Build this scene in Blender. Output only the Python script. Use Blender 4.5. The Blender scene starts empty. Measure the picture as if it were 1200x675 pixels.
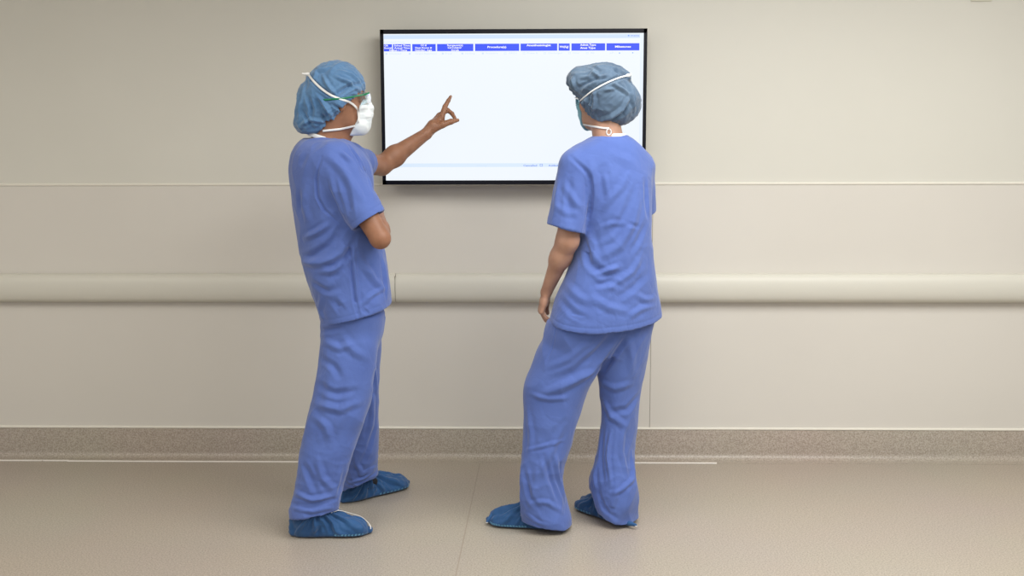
import bpy, math, random
import numpy as np
from mathutils import Vector, Matrix

random.seed(4); rng = np.random.RandomState(7)
sc = bpy.context.scene
COL = sc.collection

# ------------------------------------------------------------------ camera
F_PX, CAM_D, CAM_H = 1300.0, 5.12, 1.52
PITCH, YAW, ROLL = math.radians(7.81), math.radians(1.2), math.radians(.14)
CAM = np.array([0, -CAM_D, CAM_H])
_fw = np.array([-math.sin(YAW)*math.cos(PITCH), math.cos(YAW)*math.cos(PITCH), -math.sin(PITCH)])
_r = np.cross(_fw, [0, 0, 1]); _r /= np.linalg.norm(_r); _u = np.cross(_r, _fw)
_rr = _r*math.cos(ROLL) - _u*math.sin(ROLL); _uu = _u*math.cos(ROLL) + _r*math.sin(ROLL)
cam = bpy.data.cameras.new('camera'); cam.sensor_width = 36; cam.lens = F_PX*36/1200
cam_o = bpy.data.objects.new('camera', cam); COL.objects.link(cam_o)
cam_o.matrix_world = Matrix(((_rr[0], _uu[0], -_fw[0], CAM[0]), (_rr[1], _uu[1], -_fw[1], CAM[1]),
                             (_rr[2], _uu[2], -_fw[2], CAM[2]), (0, 0, 0, 1)))
sc.camera = cam_o

# ------------------------------------------------------------------ world, lamps, exposure
sc.view_settings.view_transform = 'Standard'
sc.view_settings.look = 'None'
sc.view_settings.gamma = 1
sc.view_settings.use_curve_mapping = False
sc.view_settings.exposure = 0.04
wd = bpy.data.worlds.new('world'); sc.world = wd; wd.use_nodes = True
wd.node_tree.nodes['Background'].inputs[0].default_value = (.97, .98, 1.0, 1)
wd.node_tree.nodes['Background'].inputs[1].default_value = 0.47

def area(name, loc, sx, sy, power, col=(1, .97, .91), rot=(0, 0, 0)):
    l = bpy.data.lights.new(name, 'AREA'); l.shape = 'RECTANGLE'; l.size = sx; l.size_y = sy
    l.energy = power; l.color = col
    o = bpy.data.objects.new(name, l); COL.objects.link(o); o.location = loc; o.rotation_euler = rot
    return o
area('ceiling_lamp', (1.25, -2.2, 2.66), 2.8, 1.8, 108, (1, 1, .985))
area('ceiling_lamp', (-2.6, -2.7, 2.66), 2.4, 1.8, 45, (1, .955, .87))
area('ceiling_lamp', (.4, -5.4, 2.66), 4.0, 1.6, 62, (1, .98, .94))

# ------------------------------------------------------------------ pixel rays used for measuring
def ray(px, py):
    d = _fw + _rr*(px-600)/F_PX - _uu*(py-337.5)/F_PX
    return d
def W(px, py, y):
    d = ray(px, py); return CAM + d*(y-CAM[1])/d[1]
def G(px, py, z=0.0):
    d = ray(px, py); return CAM + d*(z-CAM[2])/d[2]

# ------------------------------------------------------------------ materials
def newmat(name):
    m = bpy.data.materials.new(name); m.use_nodes = True
    return m, m.node_tree, m.node_tree.nodes['Principled BSDF']
def plain(name, col, rough=.6, spec=.5, **kw):
    m, t, b = newmat(name)
    b.inputs['Base Color'].default_value = (*col, 1); b.inputs['Roughness'].default_value = rough
    b.inputs['Specular IOR Level'].default_value = spec
    for k, v in kw.items(): b.inputs[k.replace('_', ' ')].default_value = v
    return m
def nd(t, typ, **kw):
    n = t.nodes.new(typ)
    for k, v in kw.items():
        if k in n.inputs: n.inputs[k].default_value = v
        else: setattr(n, k, v)
    return n
def objcoord(t):
    return t.nodes.new('ShaderNodeTexCoord').outputs['Object']
def mottled(name, c0, c1, scale, rough=.6, spec=.5, bump=0, bscale=None, detail=3, stretch=None, bdist=.002, **kw):
    m, t, b = newmat(name)
    co = objcoord(t)
    if stretch:
        mp = nd(t, 'ShaderNodeMapping'); mp.inputs['Scale'].default_value = stretch
        t.links.new(co, mp.inputs[0]); co = mp.outputs[0]
    n = nd(t, 'ShaderNodeTexNoise', Scale=scale, Detail=detail); t.links.new(co, n.inputs['Vector'])
    r = nd(t, 'ShaderNodeValToRGB'); r.color_ramp.elements[0].color = (*c0, 1); r.color_ramp.elements[1].color = (*c1, 1)
    r.color_ramp.elements[0].position = .35; r.color_ramp.elements[1].position = .65
    t.links.new(n.outputs['Fac'], r.inputs[0]); t.links.new(r.outputs[0], b.inputs['Base Color'])
    if bump:
        n2 = nd(t, 'ShaderNodeTexNoise', Scale=bscale or scale, Detail=4); t.links.new(co, n2.inputs['Vector'])
        bp = nd(t, 'ShaderNodeBump', Strength=bump, Distance=bdist); t.links.new(n2.outputs['Fac'], bp.inputs['Height'])
        t.links.new(bp.outputs[0], b.inputs['Normal'])
    b.inputs['Roughness'].default_value = rough; b.inputs['Specular IOR Level'].default_value = spec
    for k, v in kw.items(): b.inputs[k.replace('_', ' ')].default_value = v
    return m

M_WALL = mottled('wall_laminate', (.66, .645, .575), (.68, .665, .595), 1.1, rough=.5, spec=.3, bump=.03, bscale=3)
M_WALL2 = mottled('wall_laminate_lower', (.665, .635, .575), (.685, .655, .595), 1.1, rough=.5, spec=.3, bump=.03, bscale=3)
M_RAIL = plain('rail_vinyl', (.65, .632, .555), .42, .4)
M_TRIM = plain('trim_pale', (.80, .77, .68), .35)
M_COVE_GLINT = plain('cove_glint_white', (.86, .82, .76), .25)  # light reflecting on the glossy cove lip, put into a pale colour
M_JOINT = plain('joint_dark', (.30, .27, .22), .7)
def vinyl():
    m, t, b = newmat('speckled_vinyl')
    co = objcoord(t)
    n = nd(t, 'ShaderNodeTexNoise', Scale=170, Detail=3, Roughness=.7); t.links.new(co, n.inputs['Vector'])
    r = nd(t, 'ShaderNodeValToRGB'); e = r.color_ramp.elements
    e[0].position = .34; e[0].color = (.29, .243, .192, 1); e[1].position = .66; e[1].color = (.53, .468, .40, 1)
    x = e.new(.5); x.color = (.42, .365, .302, 1)
    t.links.new(n.outputs['Fac'], r.inputs[0])
    n2 = nd(t, 'ShaderNodeTexNoise', Scale=1.3, Detail=3); t.links.new(co, n2.inputs['Vector'])
    mx = nd(t, 'ShaderNodeMix', data_type='RGBA', blend_type='MULTIPLY'); mx.inputs['Factor'].default_value = .12
    t.links.new(r.outputs[0], mx.inputs['A']); t.links.new(n2.outputs['Color'], mx.inputs['B'])
    t.links.new(mx.outputs['Result'], b.inputs['Base Color'])
    rr = nd(t, 'ShaderNodeMapRange'); rr.inputs['To Min'].default_value = .30; rr.inputs['To Max'].default_value = .42
    t.links.new(n2.outputs['Fac'], rr.inputs['Value']); t.links.new(rr.outputs[0], b.inputs['Roughness'])
    bp = nd(t, 'ShaderNodeBump', Strength=.08, Distance=.001); t.links.new(n.outputs['Fac'], bp.inputs['Height'])
    t.links.new(bp.outputs[0], b.inputs['Normal'])
    return m
M_VINYL = vinyl()
def cloth(name, c0, c1, rough=.85, weave=900, sheen=.25):
    m, t, b = newmat(name)
    co = objcoord(t)
    n = nd(t, 'ShaderNodeTexNoise', Scale=9, Detail=4); t.links.new(co, n.inputs['Vector'])
    r = nd(t, 'ShaderNodeValToRGB'); e = r.color_ramp.elements
    e[0].position = .3; e[0].color = (*c0, 1); e[1].position = .7; e[1].color = (*c1, 1)
    t.links.new(n.outputs['Fac'], r.inputs[0]); t.links.new(r.outputs[0], b.inputs['Base Color'])
    b.inputs['Roughness'].default_value = rough; b.inputs['Sheen Weight'].default_value = sheen
    b.inputs['Sheen Roughness'].default_value = .5; b.inputs['Specular IOR Level'].default_value = .25
    n1 = nd(t, 'ShaderNodeTexNoise', Scale=24, Detail=4, Distortion=1.4); t.links.new(co, n1.inputs['Vector'])
    n2 = nd(t, 'ShaderNodeTexNoise', Scale=weave, Detail=2); t.links.new(co, n2.inputs['Vector'])
    b1 = nd(t, 'ShaderNodeBump', Strength=.42, Distance=.004); t.links.new(n1.outputs['Fac'], b1.inputs['Height'])
    b2 = nd(t, 'ShaderNodeBump', Strength=.15, Distance=.0006); t.links.new(n2.outputs['Fac'], b2.inputs['Height'])
    t.links.new(b1.outputs[0], b2.inputs['Normal']); t.links.new(b2.outputs[0], b.inputs['Normal'])
    return m
M_SCRUB = cloth('scrub_cotton', (.083, .138, .40), (.095, .157, .44))
M_CAPB = cloth('nonwoven_cap_grey', (.058, .10, .165), (.115, .18, .265), rough=.7, weave=500, sheen=.3)
M_CAP = cloth('nonwoven_cap', (.065, .165, .33), (.115, .235, .41), rough=.7, weave=500, sheen=.35)
M_COVER = cloth('nonwoven_cover', (.016, .068, .19), (.026, .10, .255), rough=.6, weave=500, sheen=.2)
def skin(name, c0, c1):
    m = mottled(name, c0, c1, 18, rough=.5, spec=.35, bump=.06, bscale=300, bdist=.0004)
    b = m.node_tree.nodes['Principled BSDF']
    b.inputs['Subsurface Weight'].default_value = .08; b.inputs['Subsurface Radius'].default_value = (.8, .3, .15)
    b.inputs['Subsurface Scale'].default_value = .01
    return m
M_SKIN_A = skin('skin_tan', (.27, .125, .07), (.33, .16, .092))
M_SKIN_B = skin('skin_light', (.42, .23, .155), (.50, .29, .20))
M_WHITE = plain('white_tie_fabric', (.80, .80, .78), .7)
M_MASKW = mottled('mask_white', (.72, .78, .80), (.80, .84, .85), 30, rough=.75, bump=.3, bscale=60)
M_MASKB = mottled('mask_blue', (.22, .50, .60), (.28, .56, .66), 30, rough=.75, bump=.3, bscale=60)
M_GREEN = plain('green_plastic', (.0, .19, .075), .3)
M_CLEAR = plain('clear_plastic', (.85, .95, 1), .05, Transmission_Weight=.95, IOR=1.2)
M_BLACK = plain('black_sock', (.008, .008, .01), .8)
M_HAIR = mottled('dark_hair', (.02, .012, .008), (.05, .03, .02), 60, rough=.5, stretch=(1, 1, .1))
M_EYE = plain('eye_white', (.8, .78, .75), .15)
M_IRIS = plain('iris_brown', (.05, .025, .012), .1)
M_NAIL = plain('nail', (.55, .33, .26), .3)

# ------------------------------------------------------------------ object helpers
def link(name, me, mat, parent=None, smooth=True):
    o = bpy.data.objects.new(name, me); COL.objects.link(o)
    if mat is not None: me.materials.append(mat)
    if len(me.polygons):
        me.polygons.foreach_set('use_smooth', np.full(len(me.polygons), bool(smooth)))
    if parent: o.parent = parent
    return o
def mesh_from(name, v, f):
    me = bpy.data.meshes.new(name)
    v = np.asarray(v, dtype=np.float32); f = np.asarray(f, dtype=np.int32); n = f.shape[1]
    me.vertices.add(len(v)); me.vertices.foreach_set('co', v.ravel())
    me.loops.add(f.size); me.loops.foreach_set('vertex_index', f.ravel())
    me.polygons.add(len(f)); me.polygons.foreach_set('loop_start', np.arange(0, f.size, n, dtype=np.int32))
    me.update(calc_edges=True); me.validate()
    return me
def boxes(name, bl, mat, parent=None, bevel=0, kind=None):
    v, f = [], []
    for (x0, x1, y0, y1, z0, z1) in bl:
        k = len(v)
        v += [(x, y, z) for x in (x0, x1) for y in (y0, y1) for z in (z0, z1)]
        f += [[k+a for a in q] for q in ((0, 1, 3, 2), (4, 6, 7, 5), (0, 4, 5, 1), (2, 3, 7, 6), (0, 2, 6, 4), (1, 5, 7, 3))]
    o = link(name, mesh_from(name, v, f), mat, parent, smooth=False)
    if bevel:
        b = o.modifiers.new('bevel', 'BEVEL'); b.width = bevel; b.segments = 3
    if kind: o['kind'] = kind
    return o
def extrude_x(name, prof, x0, x1, mat, kind=None, parent=None):
    n = len(prof); v = [(x0, y, z) for y, z in prof] + [(x1, y, z) for y, z in prof]
    me = bpy.data.meshes.new(name)
    f = [(i, (i+1) % n, n+(i+1) % n, n+i) for i in range(n)] + [tuple(range(n))[::-1], tuple(range(n, 2*n))]
    me.from_pydata(v, [], f); me.update()
    o = link(name, me, mat, parent)
    md = o.modifiers.new('e', 'EDGE_SPLIT'); md.split_angle = math.radians(35)
    if kind: o['kind'] = kind
    return o

# ------------------------------------------------------------------ the setting
ZS = 1.300          # joint between upper and lower wall panels
X0, X1 = -6.0, 6.0
ZB = .139
boxes('floor', [(X0, X1, -7.5, .1, -.1, 0)], M_VINYL, kind='structure')
boxes('ceiling', [(X0, X1, -7.5, .1, 2.7, 2.8)], plain('ceiling_tile', (.75, .73, .68), .9), kind='structure')
boxes('wall_back', [(X0, X1, 0, .1, ZS, 2.7)], M_WALL, kind='structure')
XJ = W(762, 440, 0)[0]
boxes('wall_back_lower', [(X0, XJ-.0012, -.004, .1, 0, ZS-.006), (XJ+.0012, X1, -.004, .1, 0, ZS-.006)], M_WALL2, kind='structure')
boxes('trim_1', [(XJ-.0012, XJ+.0012, -.0015, .0, ZB, ZS-.006)], M_JOINT, kind='structure')
# thin rounded cover strip over the horizontal panel joint
extrude_x('trim_2', [(0, ZS-.006), (-.006, ZS-.005), (-.0085, ZS-.001), (-.0085, ZS+.003), (-.006, ZS+.006), (0, ZS+.0065)], X0, X1, M_TRIM, 'structure')
extrude_x('trim_3', [(-.004, ZB+.003), (-.010, ZB+.004), (-.013, ZB+.008), (-.012, ZB+.013), (-.004, ZB+.015)], X0, X1, M_TRIM, 'structure')
# coved vinyl skirting running into the floor
pr = [(-.004, 0), (-.004, ZB+.003), (-.009, ZB+.003), (-.010, ZB)]
for i in range(9):
    a = math.pi/2*i/8; pr.append((-.010-.03*(1-math.cos(a)), .032-.030*math.sin(a)))
pr.append((-.075, .0012)); pr.append((-.075, 0))
extrude_x('baseboard_back', pr, X0, X1, M_VINYL, 'structure')
# pale strips added as a painted highlight where the cove meets the floor
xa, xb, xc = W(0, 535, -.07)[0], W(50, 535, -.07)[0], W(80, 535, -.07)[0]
def cove_glint(name, a, b, w, y=-.066):
    extrude_x(name, [(y, .0005), (y, .004), (y-w*.5, .0052), (y-w, .003), (y-w, .0005)], a, b, M_COVE_GLINT, 'structure')
cove_glint('cove_glint_1', X0, xb-.002, .012)
cove_glint('cove_glint_2', xb+.002, xc, .012); cove_glint('cove_glint_3', xc, W(352, 535, -.07)[0], .010, -.074)
cove_glint('cove_glint_4', W(742, 535, -.07)[0], W(840, 535, -.07)[0], .008, -.072)
# welded seam in the vinyl
sa, sb = G(562, 545), G(534, 675); sd = (sb-sa)/np.linalg.norm(sb-sa); sb = sa + sd*4; sa = sa - sd*.02
sn = np.array([-sd[1], sd[0], 0])*.0022
link('trim_8', mesh_from('trim_8', [sa-sn+[0, 0, .0006], sa+sn+[0, 0, .0006], sb+sn+[0, 0, .0006], sb-sn+[0, 0, .0006]], [[0, 1, 2, 3]]),
     plain('seam_weld', (.33, .275, .22), .4))['kind'] = 'structure'

# wall bumper rail, in two lengths with a joint
XR = W(463, 337, -.06)[0]
def rail(x0, x1, label):
    prof = [(0, .757), (-.012, .757), (-.014, .7545)]
    n = 16
    for i in range(n+1):
        a = -math.pi/2 + math.pi*i/n
        y = -.018 - .046*abs(math.cos(a))**.62
        z = .821 + .0665*math.sin(a)
        prof.append((y, z))
    prof += [(-.014, .8875), (-.012, .885), (0, .885)]
    r = bpy.data.objects.new('bumper_rail', None); COL.objects.link(r); r.location = ((x0+x1)/2, 0, .82)
    r['label'] = label; r['category'] = 'rail'; r['group'] = 'wall bumper rails'
    o = extrude_x('rail_cover', prof, x0, x1, M_RAIL, parent=r); o.location = (-(x0+x1)/2, 0, -.82)
    return r
rail(X0, XR-.0015, 'cream rounded wall bumper rail running left from the joint beside the pointing person')
rail(XR+.0015, X1, 'cream rounded wall bumper rail running right from the joint, behind the hanging hand')
boxes('trim_9', [(XR-.0015, XR+.0015, -.058, -.004, .762, .88)], M_JOINT, kind='structure')

# ------------------------------------------------------------------ wall monitor
YS = -.112
tl = W(445.3, 34, YS); trr = W(759, 34, YS); bl_ = W(449, 216.5, YS)
TX0, TX1, TZ1, TZ0 = tl[0]-.001, trr[0]-.001, (tl[2]+trr[2])/2, bl_[2]
mon = bpy.data.objects.new('wall_monitor', None); COL.objects.link(mon); mon.location = ((TX0+TX1)/2, -.03, TZ0)
mon['label'] = 'large flat wall monitor with black bezel showing a bright surgery schedule'; mon['category'] = 'monitor'
ML = np.array(mon.location)
def onmon(o): o.parent = mon; o.location = tuple(-ML); return o
M_BEZ = plain('bezel_black', (.003, .0035, .009), .35, .25)
bw, bb = .0155, .019
onmon(boxes('bezel', [(TX0, TX1, YS, YS+.044, TZ1-bb, TZ1), (TX0, TX1, YS, YS+.044, TZ0, TZ0+bb),
                      (TX0, TX0+bw, YS, YS+.044, TZ0, TZ1), (TX1-bw, TX1, YS, YS+.044, TZ0, TZ1)], M_BEZ))
onmon(boxes('back_housing', [(TX0+.004, TX1-.004, YS+.012, YS+.05, TZ0+.004, TZ1-.004)], M_BEZ))
onmon(boxes('wall_bracket', [(TX0+.3, TX1-.3, YS+.05, 0, TZ0+.15, TZ1-.15)], plain('bracket_steel', (.2, .2, .2), .4)))
def emit(name, col, s=1.0):
    m, t, b = newmat(name); b.inputs['Base Color'].default_value = (0, 0, 0, 1); b.inputs['Roughness'].default_value = .25
    b.inputs['Emission Color'].default_value = (*col, 1); b.inputs['Emission Strength'].default_value = s
    return m
M_SCR = emit('screen_white', (.89, .945, 1), .96)
M_HEAD = emit('screen_header_blue', (.045, .095, .94), 1.0)
M_PALE = emit('screen_pale_blue', (.62, .75, .97), 1.0)
M_PALE2 = emit('screen_faint', (.70, .82, .96), 1.0)
M_TXT = emit('screen_text_white', (1, 1, 1), 1.1)
M_TXTB = emit('screen_text_blue', (.10, .22, .85), 1.0)
SX0, SX1, SZ0, SZ1 = TX0+bw, TX1-bw, TZ0+bb, TZ1-bb
scr = onmon(boxes('screen', [(SX0, SX1, YS+.005, YS+.012, SZ0, SZ1)], M_SCR))
def scr_x(px): return SX0 + (px-449.6)/(754.3-449.6)*(SX1-SX0)
def scr_z(py): return SZ1 - (py-38.2)/(211.6-38.2)*(SZ1-SZ0)
def sbox(name, rects, mat, lift=.0004):
    o = boxes(name, [(scr_x(a), scr_x(b), YS+.005-lift, YS+.005, scr_z(d), scr_z(c)) for a, c, b, d in rects], mat, scr)
    return o
sbox('title_strip', [(449.8, 39.5, 750, 44)], M_PALE)
sbox('scroll_column', [(750.5, 39, 754.0, 211)], emit('screen_scroll', (.78, .86, 1), 1))
cells = [(449.8, 459.4), (460.6, 481.2), (483.2, 510.8), (512.4, 555), (557.0, 608.8), (610.4, 653.4), (655, 668), (670, 709.4), (711, 749.4)]
hcells = []
for a, b in cells: hcells.append(((a, b), onmon(boxes('header_cell', [(scr_x(a), scr_x(b), YS+.0046, YS+.005, scr_z(58.4), scr_z(50))], M_HEAD))))
sbox('status_strip', [(452, 191.2, 750, 195.6)], M_PALE2)
def text_each(lines, mat, name, lift=.0007):
    for l in lines: text_mesh([l], mat, name, lift)
def text_mesh(lines, mat, name, lift=.0007, parent=None):
    """lines: (text, centre px, baseline py, cap height px, bold offset, width px or None)"""
    vs, fs, k = [], [], 0
    for (s, cx, py, hp, bold, wpx) in lines:
        cu = bpy.data.curves.new('t', 'FONT'); cu.body = s; cu.align_x = 'CENTER'; cu.size = 1.0; cu.offset = bold; cu.resolution_u = 2
        o = bpy.data.objects.new('t', cu); COL.objects.link(o)
        dg = bpy.context.evaluated_depsgraph_get()
        me = bpy.data.meshes.new_from_object(o.evaluated_get(dg))
        co = np.array([v.co[:] for v in me.vertices]) if len(me.vertices) else np.zeros((0, 3))
        pxm = (SX1-SX0)/(754.3-449.6)
        sz = hp*pxm/.70
        w = (co[:, 0].max()-co[:, 0].min())*sz
        sx = sz if wpx is None else sz*(wpx*pxm)/w
        for c in co: vs.append((scr_x(cx)+c[0]*sx, YS+.005-lift, scr_z(py)+c[1]*sz))
        for p in me.polygons: fs.append([k+i for i in p.vertices])
        k += len(co)
        bpy.data.objects.remove(o); bpy.data.meshes.remove(me); bpy.data.curves.remove(cu)
    me = bpy.data.meshes.new(name); me.from_pydata(vs, [], fs); me.update()
    return link(name, me, mat, parent or scr, smooth=False)
HT = [('OR', 452.6, 52.6, 1.9, .02, 4.5), ('Room#', 454.6, 55.4, 1.9, .02, 8.6),
           ('Sched Time', 471.2, 52.6, 1.9, .02, 18.5), ('Actual Time', 471.2, 55.4, 1.9, .02, 18.5),
           ('Status / Time', 466.5, 58.1, 1.9, .02, 21),
           ('CC #', 496.5, 52.4, 1.9, .02, 7), ('Dept Room #', 496.3, 55.3, 1.9, .02, 19.5), ('Gender, Age', 496.3, 58.1, 1.9, .02, 20),
           ('Surgeon(s)', 533.5, 52.6, 1.9, .02, 18.5), ('Circulator', 533, 55.3, 1.9, .02, 16.5), ('Scrub', 533.5, 58.1, 1.9, .02, 9),
           ('Procedure(s)', 582.6, 54.9, 2.2, .025, 22), ('Anesthesiologist', 631.7, 53.0, 2.2, .025, 28.5),
           ('Wt(Kg)', 661.4, 54.9, 2.2, .025, 10.5), ('Admit Type', 689.4, 52.8, 2.2, .025, 18.5), ('Anes Type', 689.2, 56.3, 2.2, .025, 18),
           ('Milestones', 730.2, 55.0, 2.2, .025, 18.5)]
for (a, b), o in hcells:
    ls = [l for l in HT if a-1 <= l[1] <= b+1 and l[0] != 'Status / Time']
    if a == 460.6: ls.append(HT[4])
    text_mesh(ls, M_TXT, 'lettering', .0008, o)
leg = []
for cx, s, w in ((463, 'Scheduled', 14), (499.5, 'Surgery Registration', 25), (526, 'Preop', 8), (551, 'Holding', 11), (576.8, 'Procedure', 14),
                 (601.5, 'PACU', 9), (624, 'Phase II', 12), (651, 'Discharged', 16), (675.5, 'Other', 8), (694.5, 'All', 4.5), (717, 'p7', 4)):
    leg.append((s, cx, 62, 1.8, .0, w))
leg.append(('Unassigned Cases', 461, 48.2, 1.6, 0, 26))
leg += [('Cleaned', 475, 194.6, 1.5, 0, 9), ('Closing', 564, 194.6, 1.5, 0, 12)]
text_each(leg, M_PALE, 'legend_lettering')
sq = [(a, 60.3, a+2.2, 62.2) for a in (451.5, 479, 518, 541, 565)]
sq2 = []
for a in (591, 613.2, 637.5, 666.5, 687.2):
    sq2 += [(a, 60.2, a+2.6, 60.5), (a, 62, a+2.6, 62.3), (a, 60.5, a+.35, 62), (a+2.25, 60.5, a+2.6, 62)]
for q in sq: sbox('checked_box', [q], M_PALE, .0006)
for i in range(0, len(sq2), 4): sbox('empty_box', sq2[i:i+4], M_PALE, .0006)
sbox('page_controls', [(719, 60, 750, 62.8)], emit('screen_ctrl', (.84, .90, 1), 1), .0003)
M_MARK = emit('screen_mark', (.25, .42, .95), 1)
for q in ((725.6, 60.8, 727, 62), (741, 60.6, 742.4, 61.8), (735.8, 40.4, 737.6, 42)): sbox('control_mark', [q], M_MARK, .0008)
text_each([('Cancelled', 621.7, 195.0, 2.2, .01, 16), ('Added', 649.0, 195.0, 2.2, .01, 11), ('menu', 744, 42.0, 1.8, .0, 9.5)], M_TXTB, 'status_lettering')
sbox('status_box', [(633.2, 192.2, 633.6, 194.8), (636, 192.2, 636.4, 194.8), (633.2, 194.5, 636.4, 194.9), (633.2, 192.1, 636.4, 192.5)], M_TXTB, .0006)

# thin plate low edge at the top of the frame, high on the wall
pa, pb = W(1138, 1.5, -.006), W(1162, 1.5, -.006)
sg = boxes('wall_plate', [(pa[0], pb[0], -.010, 0, pa[2], pa[2]+.06)], plain('plate_cream', (.66, .63, .52), .5), bevel=.002)
sg['label'] = 'small cream plate high on the wall at far upper right'; sg['category'] = 'wall plate'

# ------------------------------------------------------------------ distance-field modelling kit
A = np.asarray
class Prim:
    def __init__(s, f, lo=None, hi=None): s.f, s.lo, s.hi = f, lo, hi
def _bb(pts, r):
    p = A(pts, float); return p.min(0)-r, p.max(0)+r
def ell(c, r, R=None):
    c = A(c, float); r = A(r, float)
    def f(P):
        q = P-c
        if R is not None: q = q@R
        k0 = np.sqrt(((q/r)**2).sum(1)); k1 = np.sqrt(((q/r**2)**2).sum(1))+1e-9
        return k0*(k0-1)/k1
    m = r.max(); return Prim(f, c-m, c+m)
def cone(p0, p1, r0, r1=None):
    p0 = A(p0, float); p1 = A(p1, float); r1 = r0 if r1 is None else r1
    v = p1-p0; L = v@v
    def f(P):
        t = np.clip((P-p0)@v/L, 0, 1)
        q = P-p0-t[:, None]*v
        return np.sqrt((q*q).sum(1))-(r0+(r1-r0)*t)
    lo, hi = _bb([p0, p1], max(r0, r1)); return Prim(f, lo, hi)
def econe(p0, p1, ab0, ab1, side):
    """tapered limb of elliptical section; a runs along side, b across it"""
    p0 = A(p0, float); p1 = A(p1, float); v = p1-p0; L = v@v; w = v/math.sqrt(L)
    s = A(side, float); s = s-(s@w)*w; s /= np.linalg.norm(s); n = np.cross(w, s)
    def f(P):
        t = np.clip((P-p0)@v/L, 0, 1)
        q = P-p0-t[:, None]*v
        a = ab0[0]+(ab1[0]-ab0[0])*t; b = ab0[1]+(ab1[1]-ab0[1])*t; c = np.minimum(a, b)
        x, y, z = q@s, q@n, q@w
        k0 = np.sqrt((x/a)**2+(y/b)**2+(z/c)**2)+1e-9
        k1 = np.sqrt((x/a**2)**2+(y/b**2)**2+(z/c**2)**2)+1e-9
        return np.where(k0 < 1e-4, -c, k0*(k0-1)/k1)
    lo, hi = _bb([p0, p1], max(*ab0, *ab1)); return Prim(f, lo, hi)
def tube(st, cap=True):
    """stations (x, y, z, a, b, phi) from low z to high z; a along phi, b across it"""
    S = A(sorted(st, key=lambda q: q[2]), float)
    z = S[:, 2]; zz = np.linspace(z[0], z[-1], 160)
    m = np.gradient(S, z, axis=0)
    i = np.clip(np.searchsorted(z, zz)-1, 0, len(z)-2); h = z[i+1]-z[i]; t = ((zz-z[i])/h)[:, None]; h = h[:, None]
    D = (2*t**3-3*t**2+1)*S[i]+(t**3-2*t**2+t)*h*m[i]+(-2*t**3+3*t**2)*S[i+1]+(t**3-t**2)*h*m[i+1]
    def f(P):
        pz = np.clip(P[:, 2], z[0], z[-1])
        g = [np.interp(pz, zz, D[:, k]) for k in (0, 1, 3, 4, 5)]
        dx, dy = P[:, 0]-g[0], P[:, 1]-g[1]; c, s = np.cos(g[4]), np.sin(g[4])
        u, v = dx*c+dy*s, -dx*s+dy*c
        a, b = np.maximum(g[2], .004), np.maximum(g[3], .004)
        k0 = ((np.abs(u)/a)**2.25+(np.abs(v)/b)**2.25)**(1/2.25)+1e-9
        k1 = np.sqrt((u/a**2)**2+(v/b**2)**2)+1e-6
        d = np.where(k0 < .02, -np.minimum(a, b), k0*(k0-1)/k1)
        d = np.maximum(d, -np.minimum(a, b))
        return np.maximum(d, np.abs(P[:, 2]-(z[0]+z[-1])/2)-(z[-1]-z[0])/2) if cap else d
    r = S[:, 3:5].max()
    lo = S[:, :3].min(0)-[r, r, 0]; hi = S[:, :3].max(0)+[r, r, 0]
    return Prim(f, lo, hi)
def half(p, n):
    p = A(p, float); n = A(n, float); n = n/np.linalg.norm(n)
    return Prim(lambda P: (P-p)@n)
def both(a, b):  # intersection
    return Prim(lambda P: np.maximum(a.f(P), b.f(P)), a.lo, a.hi)
def minus(a, b):
    return Prim(lambda P: np.maximum(a.f(P), -b.f(P)), a.lo, a.hi)
def grow(a, d):
    return Prim(lambda P: a.f(P)-d, a.lo-d, a.hi+d)
def plane3(a, b, c, up=True):
    n = np.cross(b-a, c-a); n /= np.linalg.norm(n)
    if (n[2] > 0) != up: n = -n
    return half(a, n)
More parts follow.
